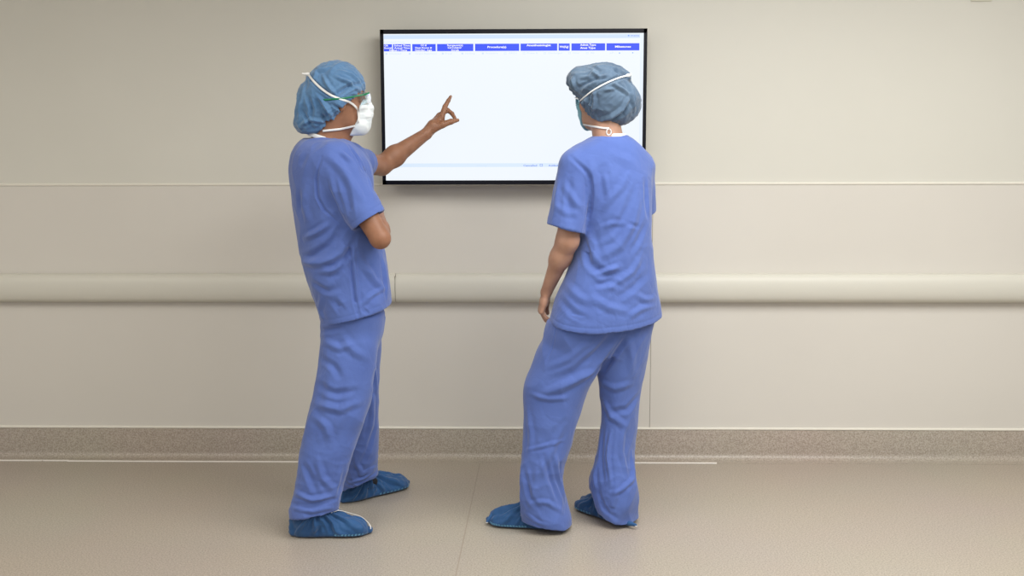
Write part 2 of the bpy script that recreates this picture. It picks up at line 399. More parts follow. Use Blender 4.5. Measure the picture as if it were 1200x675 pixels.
class Field:
    def __init__(s): s.ops = []
    def u(s, p, k=.01): s.ops.append(('u', p, k)); return s
    def s(s_, p, k=.004): s_.ops.append(('s', p, k)); return s_
    def i(s, p, k=.0): s.ops.append(('i', p, k)); return s
    def ev(s, P, box=False):
        D = np.full(len(P), 1.0)
        if box: lo, hi = P.min(0), P.max(0)
        for op, p, k in s.ops:
            if box and p.lo is not None:
                m = k+.03
                if (p.lo-m > hi).any() or (p.hi+m < lo).any(): continue
            d = p.f(P)
            if op == 'u':
                if k > 0:
                    h = np.maximum(k-np.abs(D-d), 0)/k; D = np.minimum(D, d)-h*h*k*.25
                else: D = np.minimum(D, d)
            else:
                e = -d if op == 's' else d
                if k > 0:
                    h = np.maximum(k-np.abs(D-e), 0)/k; D = np.maximum(D, e)+h*h*k*.25
                else: D = np.maximum(D, e)
        return D
    def grad(s, P, e=.0015):
        g = np.stack([s.ev(P+e*np.eye(3)[i])-s.ev(P-e*np.eye(3)[i]) for i in range(3)], 1)
        return g/(np.linalg.norm(g, axis=1, keepdims=True)+1e-9)
    def snap(s, P, off=0.0, it=8):
        P = np.array(P, float).reshape(-1, 3)
        for _ in range(it):
            d = s.ev(P)-off; P = P-s.grad(P)*(d*.9)[:, None]
        return P, s.grad(P)
    def hit(s, px, py, off=0.0):
        d = ray(px, py); d = d/np.linalg.norm(d); t = 2.8
        for _ in range(160):
            v = s.ev((CAM+d*t)[None])[0]-off
            t += v*.6
            if abs(v) < .0004 or t > 6: break
        return None if t > 5.5 else CAM+d*t
    def hits(s, pts, n=6, off=0.0):
        """pixel polyline -> points on the surface"""
        pts = A(pts, float); L = np.r_[0, np.cumsum(np.linalg.norm(np.diff(pts, axis=0), axis=1))]
        out = []
        for q in np.linspace(0, L[-1], n):
            h = s.hit(np.interp(q, L, pts[:, 0]), np.interp(q, L, pts[:, 1]), off)
            if h is not None: out.append(h)
        return A(out)
    def mesh(s, lo, hi, h, smooth=2):
        B = 8; lo = A(lo, float); n = np.ceil((A(hi)-lo)/h/B).astype(int)
        c = np.stack(np.meshgrid(*[np.arange(k) for k in n], indexing='ij'), -1).reshape(-1, 3)
        cen = lo+(c*B+B/2)*h
        d = np.concatenate([s.ev(q, True) if False else s.ev(q) for q in np.array_split(cen, max(1, len(cen)//60000))])
        act = np.abs(d) < B*h*1.25
        Fv = np.empty(tuple(n*B), np.float32)
        V6 = Fv.reshape(n[0], B, n[1], B, n[2], B)
        V6[...] = np.where(d > 0, 1, -1).reshape(tuple(n))[:, None, :, None, :, None]
        g = np.stack(np.meshgrid(*[np.arange(B)]*3, indexing='ij'), -1).reshape(-1, 3)
        ai = np.flatnonzero(act); ai = ai[np.lexsort((c[ai, 1]//3, c[ai, 0]//3, c[ai, 2]//3))]
        for ch in np.array_split(ai, max(1, len(ai)//40)):
            P = lo+(c[ch][:, None, :]*B+g[None])*h
            r = s.ev(P.reshape(-1, 3), True).reshape(len(ch), B, B, B)
            for q, ci in enumerate(ch):
                V6[c[ci, 0], :, c[ci, 1], :, c[ci, 2], :] = r[q]
        ins = Fv < 0
        cnt = np.zeros(tuple(k-1 for k in ins.shape), np.uint8)
        offs = [(i, j, k) for i in (0, 1) for j in (0, 1) for k in (0, 1)]
        N = ins.shape
        for i, j, k in offs: cnt += ins[i:N[0]-1+i, j:N[1]-1+j, k:N[2]-1+k]
        idx = np.flatnonzero((cnt > 0) & (cnt < 8)); cs = cnt.shape; del cnt
        ijk = np.stack(np.unravel_index(idx, cs), 1)
        val = np.stack([Fv[ijk[:, 0]+i, ijk[:, 1]+j, ijk[:, 2]+k] for i, j, k in offs], 1)
        oc = A(offs, float); acc = np.zeros((len(idx), 3)); num = np.zeros(len(idx))
        for a in range(8):
            for b in range(a+1, 8):
                if abs(oc[a]-oc[b]).sum() != 1: continue
                m = (val[:, a] < 0) != (val[:, b] < 0)
                t = val[m, a]/(val[m, a]-val[m, b])
                acc[m] += oc[a]+(oc[b]-oc[a])*t[:, None]; num[m] += 1
        V = lo+(ijk+acc/num[:, None])*h
        quads = []
        st = A([cs[1]*cs[2], cs[2], 1])
        for ax in range(3):
            sl0 = [slice(1, -1)]*3; sl1 = [slice(1, -1)]*3; sl1[ax] = slice(2, None)
            e = np.stack(np.nonzero(ins[tuple(sl0)] != ins[tuple(sl1)]), 1)+1
            e = e[e[:, ax] < cs[ax]]
            if not len(e): continue
            fl = ins[e[:, 0], e[:, 1], e[:, 2]]
            b1, b2 = (ax+1) % 3, (ax+2) % 3
            base = e@st
            q = np.stack([base-st[b1]-st[b2], base-st[b2], base, base-st[b1]], 1)
            q[~fl] = q[~fl][:, ::-1]
            quads.append(q)
        Q = np.concatenate(quads); k = np.searchsorted(idx, Q); k = np.minimum(k, len(idx)-1)
        ok = (idx[k] == Q).all(1); Q = k[ok]
        V = laplace(V, Q, smooth)
        return V, Q
def laplace(V, Q, it, lam=.5):
    e = np.concatenate([Q[:, [0, 1]], Q[:, [1, 2]], Q[:, [2, 3]], Q[:, [3, 0]]])
    for _ in range(it):
        s = np.zeros_like(V); c = np.bincount(e[:, 0], minlength=len(V))+np.bincount(e[:, 1], minlength=len(V))
        for k in range(3):
            s[:, k] = np.bincount(e[:, 0], V[e[:, 1], k], len(V))+np.bincount(e[:, 1], V[e[:, 0], k], len(V))
        V = V+(s/np.maximum(c, 1)[:, None]-V)*lam
    return V
def keep(V, Q):
    """drop loose crumbs and sealed inner voids: only the largest connected surface stays"""
    L = np.arange(len(V))
    for _ in range(400):
        m = L[Q].min(1); L2 = L.copy()
        for j in range(4): np.minimum.at(L2, Q[:, j], m)
        L2 = L2[L2]; L2 = L2[L2]
        if (L2 == L).all(): break
        L = L2
    u_, c_ = np.unique(L, return_counts=True); k = L == u_[c_.argmax()]
    new = np.cumsum(k)-1; return V[k], new[Q[k[Q[:, 0]]]]
def vnormals(V, Q):
    n = np.cross(V[Q[:, 2]]-V[Q[:, 0]], V[Q[:, 3]]-V[Q[:, 1]]); N = np.zeros_like(V)
    for j in range(4):
        for k in range(3): N[:, k] += np.bincount(Q[:, j], n[:, k], len(V))
    return N/(np.linalg.norm(N, axis=1, keepdims=True)+1e-12)
def polyd(P, L):
    """distance to polyline and parameter 0..1 along it"""
    L = A(L); D = np.full(len(P), 9.); T = np.zeros(len(P)); n = len(L)-1
    for i in range(n):
        v = L[i+1]-L[i]; t = np.clip((P-L[i])@v/(v@v+1e-12), 0, 1)
        d = np.linalg.norm(P-L[i]-t[:, None]*v, axis=1); m = d < D
        D[m] = d[m]; T[m] = (i+t[m])/n
    return D, T
def fold_disp(V, folds):
    """folds: (points, width, height); a rounded ridge (or valley) that dies out at both ends"""
    out = np.zeros(len(V))
    for L, w, amp in folds:
        L = A(L)
        if len(L) < 2: continue
        m = ((V > L.min(0)-3*w) & (V < L.max(0)+3*w)).all(1)
        if not m.any(): continue
        D, T = polyd(V[m], L)
        tap = np.clip(np.sin(np.pi*np.clip(T, .02, .98)), 0, 1)**.6
        r = D/w
        out[m] += 1.35*amp*tap*(np.exp(-np.abs(r)**1.6)-.35*np.exp(-((r-1.7)/.7)**2))
    return out
def near_hem(V, d, *fs):
    """keep the two faces of thin cloth apart close to its hems"""
    for f_ in fs:
        w = np.abs(f_(V)) < .062
        d = np.where(w, np.clip(d, -.0022, .0055), d)
    return d
def crease(P, seed):
    return np.maximum(1-np.abs(wob(P, (9, 9, 7), seed))/.22, 0)**1.5*.0009*np.clip(.5+wob(P, (3, 3, 3), seed+1), 0, 1)
def wob(P, scale, seed, n=6):
    """smooth pseudo-noise in [-1, 1]"""
    rs = np.random.RandomState(seed); P = P*A(scale); s = 0
    W1 = P+.35*np.sin(P[:, [1, 2, 0]]*1.7+rs.rand(3)*6)
    for i in range(n):
        d = rs.randn(3); d /= np.linalg.norm(d); d *= rs.uniform(.7, 1.6)
        s = s+np.sin(W1@d*2*np.pi+rs.rand()*6.28)
    return s/n*1.4
def ridged(P, scale, seed):
    return 1-2*np.abs(wob(P, scale, seed))**.8
def ribbon(name, pts, nrm, w, t, mat, parent, closed=False, loc=None):
    pts = A(pts, float); n = len(pts); tg = np.gradient(pts, axis=0); tg /= np.linalg.norm(tg, axis=1, keepdims=True)+1e-9
    nrm = A(nrm, float); sd = np.cross(tg, nrm); sd /= np.linalg.norm(sd, axis=1, keepdims=True)+1e-9
    v = []
    for i in range(n):
        for a in range(8):
            th = 2*math.pi*a/8; v.append(pts[i]+sd[i]*math.cos(th)*w/2+nrm[i]*math.sin(th)*t/2)
    f = [(8*i+a, 8*i+(a+1) % 8, 8*i+8+(a+1) % 8, 8*i+8+a) for i in range(n-1) for a in range(8)]
    me = bpy.data.meshes.new(name); me.from_pydata([tuple(q) for q in v], [], f+[tuple(range(8))[::-1], tuple(range(8*n-8, 8*n))]); me.update()
    return link(name, me, mat, parent)
def resample(P, n):
    P = A(P, float); L = np.r_[0, np.cumsum(np.linalg.norm(np.diff(P, axis=0), axis=1))]
    q = np.linspace(0, L[-1], n); R = np.stack([np.interp(q, L, P[:, k]) for k in range(3)], 1)
    for _ in range(3): R[1:-1] = (R[:-2]+2*R[1:-1]+R[2:])/4
    return R
def put(name, V, Q, mat, root, parent=None):
    """link a mesh given in world coordinates under a root empty (or under a part of it)"""
    me = mesh_from(name, V-A(root.location), Q)
    return link(name, me, mat, parent or root)

def rotm(F, U):
    F = A(F, float)/np.linalg.norm(F); U = A(U, float); U = U-(U@F)*F; U /= np.linalg.norm(U)
    return np.stack([F, np.cross(U, F), U], 1)      # columns: forward, left, up

# ------------------------------------------------------------------ anatomy
class Head:
    def __init__(s, o, F, U, sc_=1.0): s.o = A(o); s.R = rotm(F, U); s.k = sc_
    def w(s, p): return s.o+s.R@(A(p, float)*s.k)
    def wd(s, d): return s.R@A(d, float)
    def loc(s, P): return ((P-s.o)@s.R)/s.k
    def e(s, c, r): return ell(s.w(c), A(r)*s.k, s.R)
    def c(s, a, b, r0, r1): return cone(s.w(a), s.w(b), r0*s.k, r1*s.k)
    def add(s, f):
        f.u(s.e((-.010, 0, .045), (.098, .076, .088)), .02)
        f.u(s.e((.030, 0, -.02), (.062, .060, .088)), .03)
        f.u(s.e((.035, 0, -.072), (.052, .050, .040)), .02)
        f.u(s.e((.074, 0, -.094), (.018, .022, .017)), .02)
        f.u(s.e((.078, 0, .036), (.015, .048, .010)), .012)
        for y in (-1, 1):
            f.u(s.e((.062, .038*y, -.018), (.024, .022, .016)), .015)
            f.s(s.e((.099, .031*y, .013), (.016, .017, .012)), .010)
            f.u(s.e((.0745, .031*y, .013), (.0135, .0155, .0125)), .003)
            f.s(s.e((.0890, .031*y, .0125), (.0065, .0125, .0042)), .0015)
            f.u(s.e((.104, .0095*y, -.028), (.009, .0065, .0065)), .005)
            f.u(ell(s.w((-.004, .079*y, -.004)), A((.019, .006, .031))*s.k, s.R@rotm((1, .25*y, 0), (.15, 0, 1))), .004)
            f.s(ell(s.w((-.002, .084*y, -.001)), A((.010, .004, .019))*s.k, s.R), .004)
        f.u(s.c((.090, 0, .022), (.110, 0, -.022), .0065, .0095), .010)
        f.u(s.e((.092, 0, -.050), (.011, .024, .0055)), .005)
        f.u(s.e((.090, 0, -.060), (.011, .020, .0060)), .005)
        f.s(s.e((.104, 0, -.0548), (.010, .021, .0012)), .002)
def hand(f, wr, Dr, N, thumb_sign, curl=(30, 40, 25), spread=.02, tcurl=0.3, sc_=1.0):
    """relaxed hand; returns finger tips. thumb_sign=+1 for a left hand"""
    Dr = A(Dr, float)/np.linalg.norm(Dr); N = A(N, float); N = N-(N@Dr)*Dr; N /= np.linalg.norm(N)
    T = np.cross(Dr, -N)*thumb_sign; wr = A(wr, float)
    f.u(econe(wr, wr+Dr*.045*sc_, (.027*sc_, .019*sc_), (.036*sc_, .016*sc_), T), .012)
    f.u(econe(wr+Dr*.04*sc_, wr+Dr*.082*sc_, (.036*sc_, .0155*sc_), (.040*sc_, .0125*sc_), T), .012)
    seg = {0: (.042, .025, .020), 1: (.046, .028, .021), 2: (.042, .026, .020), 3: (.033, .020, .018)}
    tips = []
    for i, lat in enumerate((.029, .010, -.010, -.029)):
        p = wr+(Dr*(.088-(.006 if i == 3 else .002 if i in (0, 2) else 0))+T*lat)*sc_
        d = Dr+T*spread*(1.5-i); d /= np.linalg.norm(d)
        r = (.0098 if i < 3 else .0085)*sc_
        f.u(cone(p-Dr*.03*sc_, p, r*1.05, r*1.08), .008)
        for j in range(3):
            a = math.radians(curl[j]*(1+.12*i)); ax = np.cross(d, N)
            d = d*math.cos(a)+N*math.sin(a)*1.0; 
            N2 = N-(N@d)*d
            N = N2/np.linalg.norm(N2) if False else N
            d /= np.linalg.norm(d)
            q = p+d*seg[i][j]*sc_
            f.u(cone(p, q, r, r*.88), .003); p = q; r *= .88
        tips.append((p, d, N))
    b = wr+(Dr*.018+T*.018+N*.008)*sc_; m = b+(Dr*.036+T*.022+N*.012)*sc_
    d = Dr*.80+T*.35+N*tcurl; d /= np.linalg.norm(d); q = m+d*.032*sc_; d2 = d+N*.25; d2 /= np.linalg.norm(d2); e = q+d2*.026*sc_
    f.u(cone(b, m, .016*sc_, .0125*sc_), .012); f.u(cone(m, q, .0115*sc_, .0105*sc_), .004); f.u(cone(q, e, .0105*sc_, .0085*sc_), .003)
    return tips

def sil(py, xl, xr, y, other, phi, given='b'):
    """station whose silhouette spans xl..xr; the other half-axis is given"""
    l, r = W(xl, py, y), W(xr, py, y); hw = (r[0]-l[0])/2; c, s = abs(math.cos(phi)), abs(math.sin(phi))
    if given == 'b': a = math.sqrt(max(hw*hw-(other*s)**2, 1e-4))/c; b = other
    else: b = math.sqrt(max(hw*hw-(other*c)**2, 1e-4))/s; a = other
    return ((l[0]+r[0])/2, y, (l[2]+r[2])/2, a, b, phi)
def legs(st): return [(x, y, z, a*q, b*q, p) for x, y, z, a, b, p in st if z > .15 for q in [.74 if z > .6 else .48+.26*max(z-.1, 0)/.5]]
def shrink(st, k, d=0): return [(x, y, z, a*k-d, b*k-d, p) for x, y, z, a, b, p in st]

# ------------------------------------------------------------------ shoe covers
class Foot:
    def __init__(s, heel, toe, ankle, wide=.052, tall=.075):
        s.h = A([heel[0], heel[1], 0]); s.t = A([toe[0], toe[1], 0]); s.an = A(ankle)
        v = s.t-s.h; s.L = np.linalg.norm(v); s.F = v/s.L; s.S = np.cross([0, 0, 1], s.F); s.wide = wide; s.tall = tall
        X = A([0, .05, .14, .30, .5, .68, .82, .92, .98, 1.0]); Wd = A([.35, .60, .76, .80, .86, .98, 1.0, .85, .52, .30])*wide
        Ht = A([.80, 1.2, 1.42, 1.48, 1.32, 1.05, .88, .74, .56, .36])*tall
        s.X, s.Wd, s.Ht = X*s.L, Wd, Ht
        def f(P):
            q = P-s.h; u = q@s.F; v_ = q@s.S; uc = np.clip(u, 0, s.L)
            w = np.interp(uc, s.X, s.Wd); h = np.interp(uc, s.X, s.Ht); z0 = .018
            a, b = w, h-z0; zz = P[:, 2]-z0; b = np.where(zz < 0, .022, b); e = np.minimum(w, .03)
            k0 = np.sqrt((v_/a)**2+(zz/b)**2+((u-uc)/e)**2)+1e-6; k1 = np.sqrt((v_/a**2)**2+(zz/b**2)**2+((u-uc)/e**2)**2)+1e-6
            return k0*(k0-1)/k1*.85
        s.prim = Prim(f, np.minimum(s.h, s.t)-.08, np.maximum(s.h, s.t)+.09)
    def field(s):
        f = Field(); f.u(s.prim, .01)
        c = s.h+s.F*.075+A([0, 0, .075]); f.u(ell(c, (.072, .053, .060), rotm(s.F, (0, 0, 1))), .03)
        f.i(half((0, 0, .0015), (0, 0, -1)), .006)
        return f
    def build(s, root, name='shoe_cover', label=None, seed=1):
        f = s.field()
        lo = np.minimum(s.h, s.t)-[.07, .07, .01]; hi = np.maximum(s.h, s.t)+[.07, .07, .14]
        V, Q = f.mesh(lo, hi, .003, 2); N = vnormals(V, Q)
        q = V-(s.h+s.F*.10+A([0, 0, .115])); u = q@s.F; v_ = q@s.S
        ang = np.arctan2(u, -q[:, 2]+np.abs(v_)*.5)
        rad = np.linalg.norm(q, axis=1)
        side = np.sign(v_)
        g = np.sin(ang*15+wob(V, (9, 9, 9), seed)*1.6+side)
        g2 = np.sin(ang*27+wob(V, (14, 14, 14), seed+3)*2)
        fade = np.clip((V[:, 2]-.006)/.03, .0, 1)*np.clip((.25-rad)/.08, .15, 1)
        d = (g*.0055+g2*.0030)*fade+ridged(V, (22, 22, 22), seed+5)*.0012*fade
        V = V+N*d[:, None]; V[:, 2] = np.maximum(V[:, 2], .0012)
        o = put(name, V, Q, M_COVER, root)
        if label: o['label'] = label
        s.f = f; s.o = o; s.root = root
        return o
    def strip(s, px, w=.004, name='seam_strip'):
        P = s.f.hits(px, 26, .0055)
        if len(P) < 4: return
        P = resample(P, 26); N = s.f.grad(P)
        return ribbon(name, P-A(s.root.location), N, w, .0018, M_WHITE, s.o)
    def tread(s, u0=.40, n=15):
        for sg in (-1, 1): s.tread_side(sg, u0, n)
    def tread_side(s, sg, u0, n):
        v, fc = [], []
        for i in range(n):
            u = s.L*(u0+(1.0-u0)*i/n)
            if True:
                a = []
                for uu, zz in ((u, .013), (u+.008, .013), (u+.0105, .019), (u+.0025, .019)):
                    w = np.interp(uu, s.X, s.Wd)
                    a.append(s.h+s.F*uu+s.S*sg*w+A([0, 0, zz]))
                P, N = s.f.snap(a, .0022)
                k = len(v); v += [tuple(p) for p in (P-A(s.root.location))]; v += [tuple(p) for p in (P-N*.002-A(s.root.location))]
                fc += [(k, k+1, k+2, k+3), (k+7, k+6, k+5, k+4)]+[(k+j, k+(j+1) % 4, k+4+(j+1) % 4, k+4+j) for j in range(4)]
        me = bpy.data.meshes.new('tread_marks'); me.from_pydata(v, [], fc); me.update()
        return link('tread_marks', me, M_TREAD, s.o)
M_TREAD = plain('tread_pale_blue', (.10, .28, .46), .6)

def cap_mesh(f, lo, hi, root, label, edge, H, seed, folds, mat=None):
    V, Q = f.mesh(lo, hi, .003, 3); N = vnormals(V, Q)
    # gathers that run away from the elastic edge
    q = H.loc(V); ang = np.arctan2(q[:, 2]-.02, q[:, 0])+np.arctan2(q[:, 1], .1)
    de = edge(V)
    g = np.sin(ang*30+wob(V, (12, 12, 12), seed)*2.5)*np.exp(-np.clip(de, 0, 1)/.028)
    d = g*.0028+ridged(V, (11, 11, 11), seed+1)*.0040+ridged(V, (24, 24, 24), seed+2)*.0013+fold_disp(V, folds)
    V = V+N*d[:, None]; V = laplace(V, Q, 1)
    o = put('bouffant_cap', V, Q, mat or M_CAP, root)
    if label: o['label'] = label
    return o
def shade_glasses(H, root, label, temple_mat, lift=0, drop_l=0.0):
    g = bpy.data.objects.new('safety_glasses', None)
    # wrap-around lens
    v, fc, n = [], [], 28
    for layer in (0, 1):
        for i in range(n+1):
            a = math.radians(-66+132*i/n)
            for j in range(9):
                t = j/8; z = .034-.046*t+.004*math.cos(a*2)*t
                if j > 4 and abs(a) < .20: z += (.020)*(1-abs(a)/.20)*(t-.5)*2
                r = .0 + layer*.0018
                v.append(H.w((.036+(.083-r)*math.cos(a)+.003*math.sin(math.pi*t), (.078-r)*math.sin(a), z+.0)))
    S = (n+1)*9
    for i in range(n):
        for j in range(8):
            a = i*9+j; fc.append((a, a+9, a+10, a+1)); b = a+S; fc.append((b, b+1, b+10, b+9))
    for j in range(8):
        fc.append((j, j+1, S+j+1, S+j)); a = n*9+j; fc.append((a, S+a, S+a+1, a+1))
    for i in range(n):
        a = i*9; fc.append((a, S+a, S+a+9, a+9)); a = i*9+8; fc.append((a, a+9, S+a+9, S+a))
    me = mesh_from('safety_glasses', A(v)-A(root.location), fc)
    g = link('safety_glasses', me, M_CLEAR, root); g['label'] = label
    return g
# ================================================================== PERSON ONE (pointing)
def person_one():
    y0 = -.87
    root = bpy.data.objects.new('person', None); COL.objects.link(root); root.location = (-.78, -.85, 0)
    root['label'] = 'person in blue scrubs and white mask, pointing at the monitor, one arm folded'
    root['category'] = 'person'; root['group'] = 'people in surgical scrubs'
    RL = A(root.location)
    ph = math.radians(12)
    # --- garment silhouettes
    T = [(162, 356, 404, .085), (168, 349, 414, .125), (177, 343, 424, .165), (190, 340, 433, .185), (210, 340, 437, .19), (230, 342, 438, .185),
         (250, 345, 440, .18), (270, 348, 444, .172), (290, 351, 449, .168), (310, 355, 453, .168), (330, 361, 456, .170), (350, 368, 458, .174),
         (370, 374, 458, .178), (392, 380, 458, .178)]
    TS = [sil(py, a, b, y0, o, ph) for py, a, b, o in T]
    shR = W(393, 190, -1.00); elR = W(445.5, 279.5, -1.075); wrR = W(443, 252, -.835)
    shL = W(409, 190, -.72); elL = W(447, 194, -.47); wrL = W(500, 156.5, -.335)
    nk0 = W(382, 176, -.87); H = Head(W(398.5, 121, -.875), (math.cos(.27), math.sin(.27), .06), (-.06, 0, 1), .97)
    # near (right) leg and far (left) leg
    NL = [(372, 379, 445, -.90, .12), (385, 378, 444.5, -.905, .115), (401, 376.5, 443, -.93, .105), (422, 374, 441.5, -.945, .10), (440, 371.5, 438.5, -.955, .097), (457, 369, 436, -.965, .092),
          (476, 365, 432, -.975, .088), (489, 361, 428, -.985, .086), (508, 357, 421.5, -.99, .085), (526, 353, 415.5, -1.0, .085), (545, 349.5, 409.5, -1.005, .085),
          (563, 346.5, 403.5, -1.01, .085), (580, 344, 399, -1.015, .086), (595, 339.5, 396, -1.02, .088), (612, 339, 395, -1.02, .088)]
    FL = [(372, 385, 449, -.84, .12), (401, 392, 446.5, -.78, .10), (422, 394, 445, -.765, .095), (443, 396, 444, -.75, .09), (464, 398, 443.5, -.735, .085), (484, 400, 443, -.72, .083), (505, 402, 443, -.70, .082),
          (526, 402, 442.5, -.69, .08), (545, 401, 442, -.67, .08), (562, 400, 442, -.655, .08), (580, 400, 442, -.65, .08)]
    NLS = [sil(py, a, b, y, o, 0.15) for py, a, b, y, o in NL]
    FLS = [sil(py, a, b, y, o, 0.5) for py, a, b, y, o in FL]
    # --- body
    f = Field()
    f.u(tube(shrink(TS[2:-2], .86)), .02); f.u(tube(legs(NLS)), .04); f.u(tube(legs(FLS)), .04); f.u(ell(W(415, 378, -.87), (.105, .135, .13)), .03)
    f.u(cone(nk0, H.w((-.022, 0, -.03)), .066, .058), .025)
    f.u(cone(W(382, 184, -.94), shR, .055, .05), .03); f.u(cone(W(384, 184, -.80), shL, .055, .05), .03)
    f.u(cone(H.w((.03, 0, -.09)), nk0+A([.01, 0, -.02]), .03, .045), .03)
    H.add(f)
    d = (elR-shR)
    f.u(cone(shR, shR+d*.55, .054, .047), .03); f.u(cone(shR+d*.5, elR, .047, .037), .02)
    e = wrR-elR
    f.u(econe(elR, elR+e*.35, (.037, .037), (.043, .038), (0, 0, 1)), .012); f.u(econe(elR+e*.3, wrR, (.042, .038), (.027, .022), (0, 0, 1)), .012)
    hd = (W(440, 232, -.73)-wrR)
    hand(f, wrR, hd, (-.9, .2, .1), -1, (25, 30, 20))
    d = elL-shL
    f.u(cone(shL, elL, .052, .041), .03)
    e = wrL-elL
    f.u(econe(elL, elL+e*.30, (.040, .038), (.044, .038), (0, 0, 1)), .015); f.u(econe(elL+e*.28, wrL, (.044, .038), (.0265, .022), (.5, 0, 1)), .02)
    for c0, c1, t_ in ((NLS, A([-.86, -1.03, .06]), A([-.735, -1.022, .03])), (FLS, A([-.75, -.605, .06]), A([-.64, -.50, .03]))):
        m_ = A(min(c0, key=lambda q: abs(q[2]-.22))[:3]); f.u(cone(m_, c1, .036, .031), .02); f.u(cone(c1-[0, 0, .012], t_, .031, .021), .02)
    # pointing hand, measured joint by joint
    q = .165
    Y = lambda y: y+q
    MC = [W(517.5, 137.5, Y(-.47)), W(514.8, 135.3, Y(-.447)), W(514.2, 136.5, Y(-.426)), W(513, 139, Y(-.407))]
    f.u(econe(wrL, W(507, 147, Y(-.478)), (.024, .022), (.030, .024), (0, 1, 0)), .012)
    pc = (MC[0]+MC[1]+MC[2]+MC[3])/4
    for m, off in zip(MC, (0, .004, .004, .002)):
        f.u(cone(wrL+(W(506, 149, Y(-.46))-wrL)*.5, m, .017, .0125), .014)
    f.u(cone(W(508, 148, Y(-.49)), W(517, 143, Y(-.46)), .021, .017), .015)
    def chain(p, rs, k=.0035):
        for a, b, r0, r1 in zip(p[:-1], p[1:], rs[:-1], rs[1:]): f.u(cone(a, b, r0, r1), k)
    chain([MC[0], W(521.5, 125, Y(-.455)), W(525.4, 118, Y(-.445)), W(528.2, 113, Y(-.44))], [.0135, .0108, .0088, .0062])
    chain([MC[1], W(524.5, 129, Y(-.435)), W(529.8, 133.2, Y(-.44)), W(533, 138.6, Y(-.452))], [.012, .0098, .009, .0078])
    chain([MC[2], W(522.5, 132, Y(-.41)), W(524.5, 140, Y(-.415)), W(519.5, 142.5, Y(-.425))], [.0112, .0088, .008, .007])
    chain([MC[3], W(519.5, 137, Y(-.39)), W(520.5, 143.5, Y(-.395)), W(516, 145, Y(-.405))], [.010, .008, .0072, .0065])
    chain([W(507, 151, Y(-.495)), W(518.5, 146, Y(-.49)), W(528.5, 142.6, Y(-.478)), W(536.3, 140.8, Y(-.465))], [.019, .0150, .0118, .0078], .006)
    V, Q = keep(*f.mesh((-1.0, -1.17, 0.0), (-.16, -.26, 1.86), .0026, 1))
    body = put('body', V, Q, M_SKIN_A, root)
    # nails of the index finger and the thumb
    for c, rr in ((W(528.0, 113.8, Y(-.4445)), (.0042, .0022, .0058)), (W(535.6, 140.4, Y(-.4705)), (.006, .0025, .0042))):
        nf = Field().u(ell(c, rr)); v, qd = nf.mesh(A(c)-.012, A(c)+.012, .0012, 1); put('fingernail', v, qd, M_NAIL, root, body)
    # eyes, brows
    for yy in (-1, 1):
        ef = Field().u(ell(H.w((.0748, .031*yy, .0125)), (.0112, .0112, .0112))); c = H.w((.0748, .031*yy, .0125))
        v, qd = ef.mesh(c-.02, c+.02, .002, 1); o = put('eye', v, qd, M_EYE, root, body)
        ef = Field().u(ell(H.w((.0850, .031*yy, .0125)), A((.0022, .0050, .0050)), H.R)); c = H.w((.0850, .031*yy, .0125))
        v, qd = ef.mesh(c-.012, c+.012, .0012, 1); o = put('iris', v, qd, M_IRIS, root, body)
        P, N = f.snap([H.w((.10, (.016+.030*t)*yy, .033+.004*math.sin(t*3))) for t in np.linspace(0, 1, 8)], .0012)
        ribbon('eyebrow', P-RL, N, .006, .003, M_HAIR, body)
    # short dark hair at the nape and sideburn, under the cap
    hf = Field().u(H.e((-.028, 0, .03), (.088, .079, .082)), .01); hf.u(H.e((-.055, 0, -.035), (.040, .058, .03)), .02)
    v, qd = hf.mesh(H.o-.15, H.o+.15, .004, 2); put('hair', v, qd, M_HAIR, root, body)
    # --- scrub top
    s = Field()
    s.u(tube(TS), .02)
    s.u(cone(W(380, 186, -.94), shR+A([-.005, 0, -.005]), .062, .070), .04)
    s.u(cone(W(384, 186, -.80), shL, .062, .068), .04)
    u = W(432, 257, -1.045)-shR; u /= np.linalg.norm(u)
    he = W(431.5, 258, -1.05)
    a_, b_ = W(415.5, 269, -1.05), W(447.5, 247.5, -1.05); nn = np.cross(b_-a_, A([0, 1.0, -.05])); nn = nn if nn@u > 0 else -nn
    cutR = half((a_+b_)/2, nn)
    s.u(minus(both(econe(shR, he+u*.06, (.082, .078), (.066, .068), (1, 0, 0.5)), cutR),
              both(econe(he-u*.05, he+u*.10, (.060, .062), (.060, .062), (1, 0, .5)), Prim(lambda P: -(cutR.f(P)+.045)))), .022)
    hL = W(425, 192, -.585); uL = hL-shL; uL /= np.linalg.norm(uL); cutL = half(hL, uL)
    s.u(minus(both(econe(shL, hL+uL*.06, (.074, .072), (.060, .062), (0, 0, 1)), cutL),
              both(econe(hL-uL*.05, hL+uL*.10, (.055, .055), (.055, .055), (0, 0, 1)), Prim(lambda P: -(cutL.f(P)+.04)))), .03)
    pb, pf = W(379, 384, -1.03), W(458, 357, -.90); pc2 = A([pf[0]-.04, -.70, pf[2]+.0])
    hem = plane3(pb, pf, pc2, False)
    s.i(hem, .003)
    s.s(both(tube(shrink(TS, 1, .007)), half((0, 0, pb[2]+.05), (0, 0, 1))), .004)
    s.s(cone(nk0+A([.010, 0, -.005]), nk0+A([.02, 0, .16]), .064, .085), .008)
    fo = []
    def F(pts, w, a, n=7):
        h_ = s.hits(pts, n)
        fo.append((h_, w*1.05, a*1.35))
    # folds read off the cloth: from the sleeve into the small of the back, side seam, hem
    F([(386, 262), (372, 272), (356, 280)], .010, .007); F([(404, 262), (388, 286), (366, 300), (352, 303)], .012, -.007)
    F([(410, 275), (396, 300), (372, 310), (354, 305)], .013, .009); F([(413, 283), (402, 312), (388, 326)], .010, -.006)
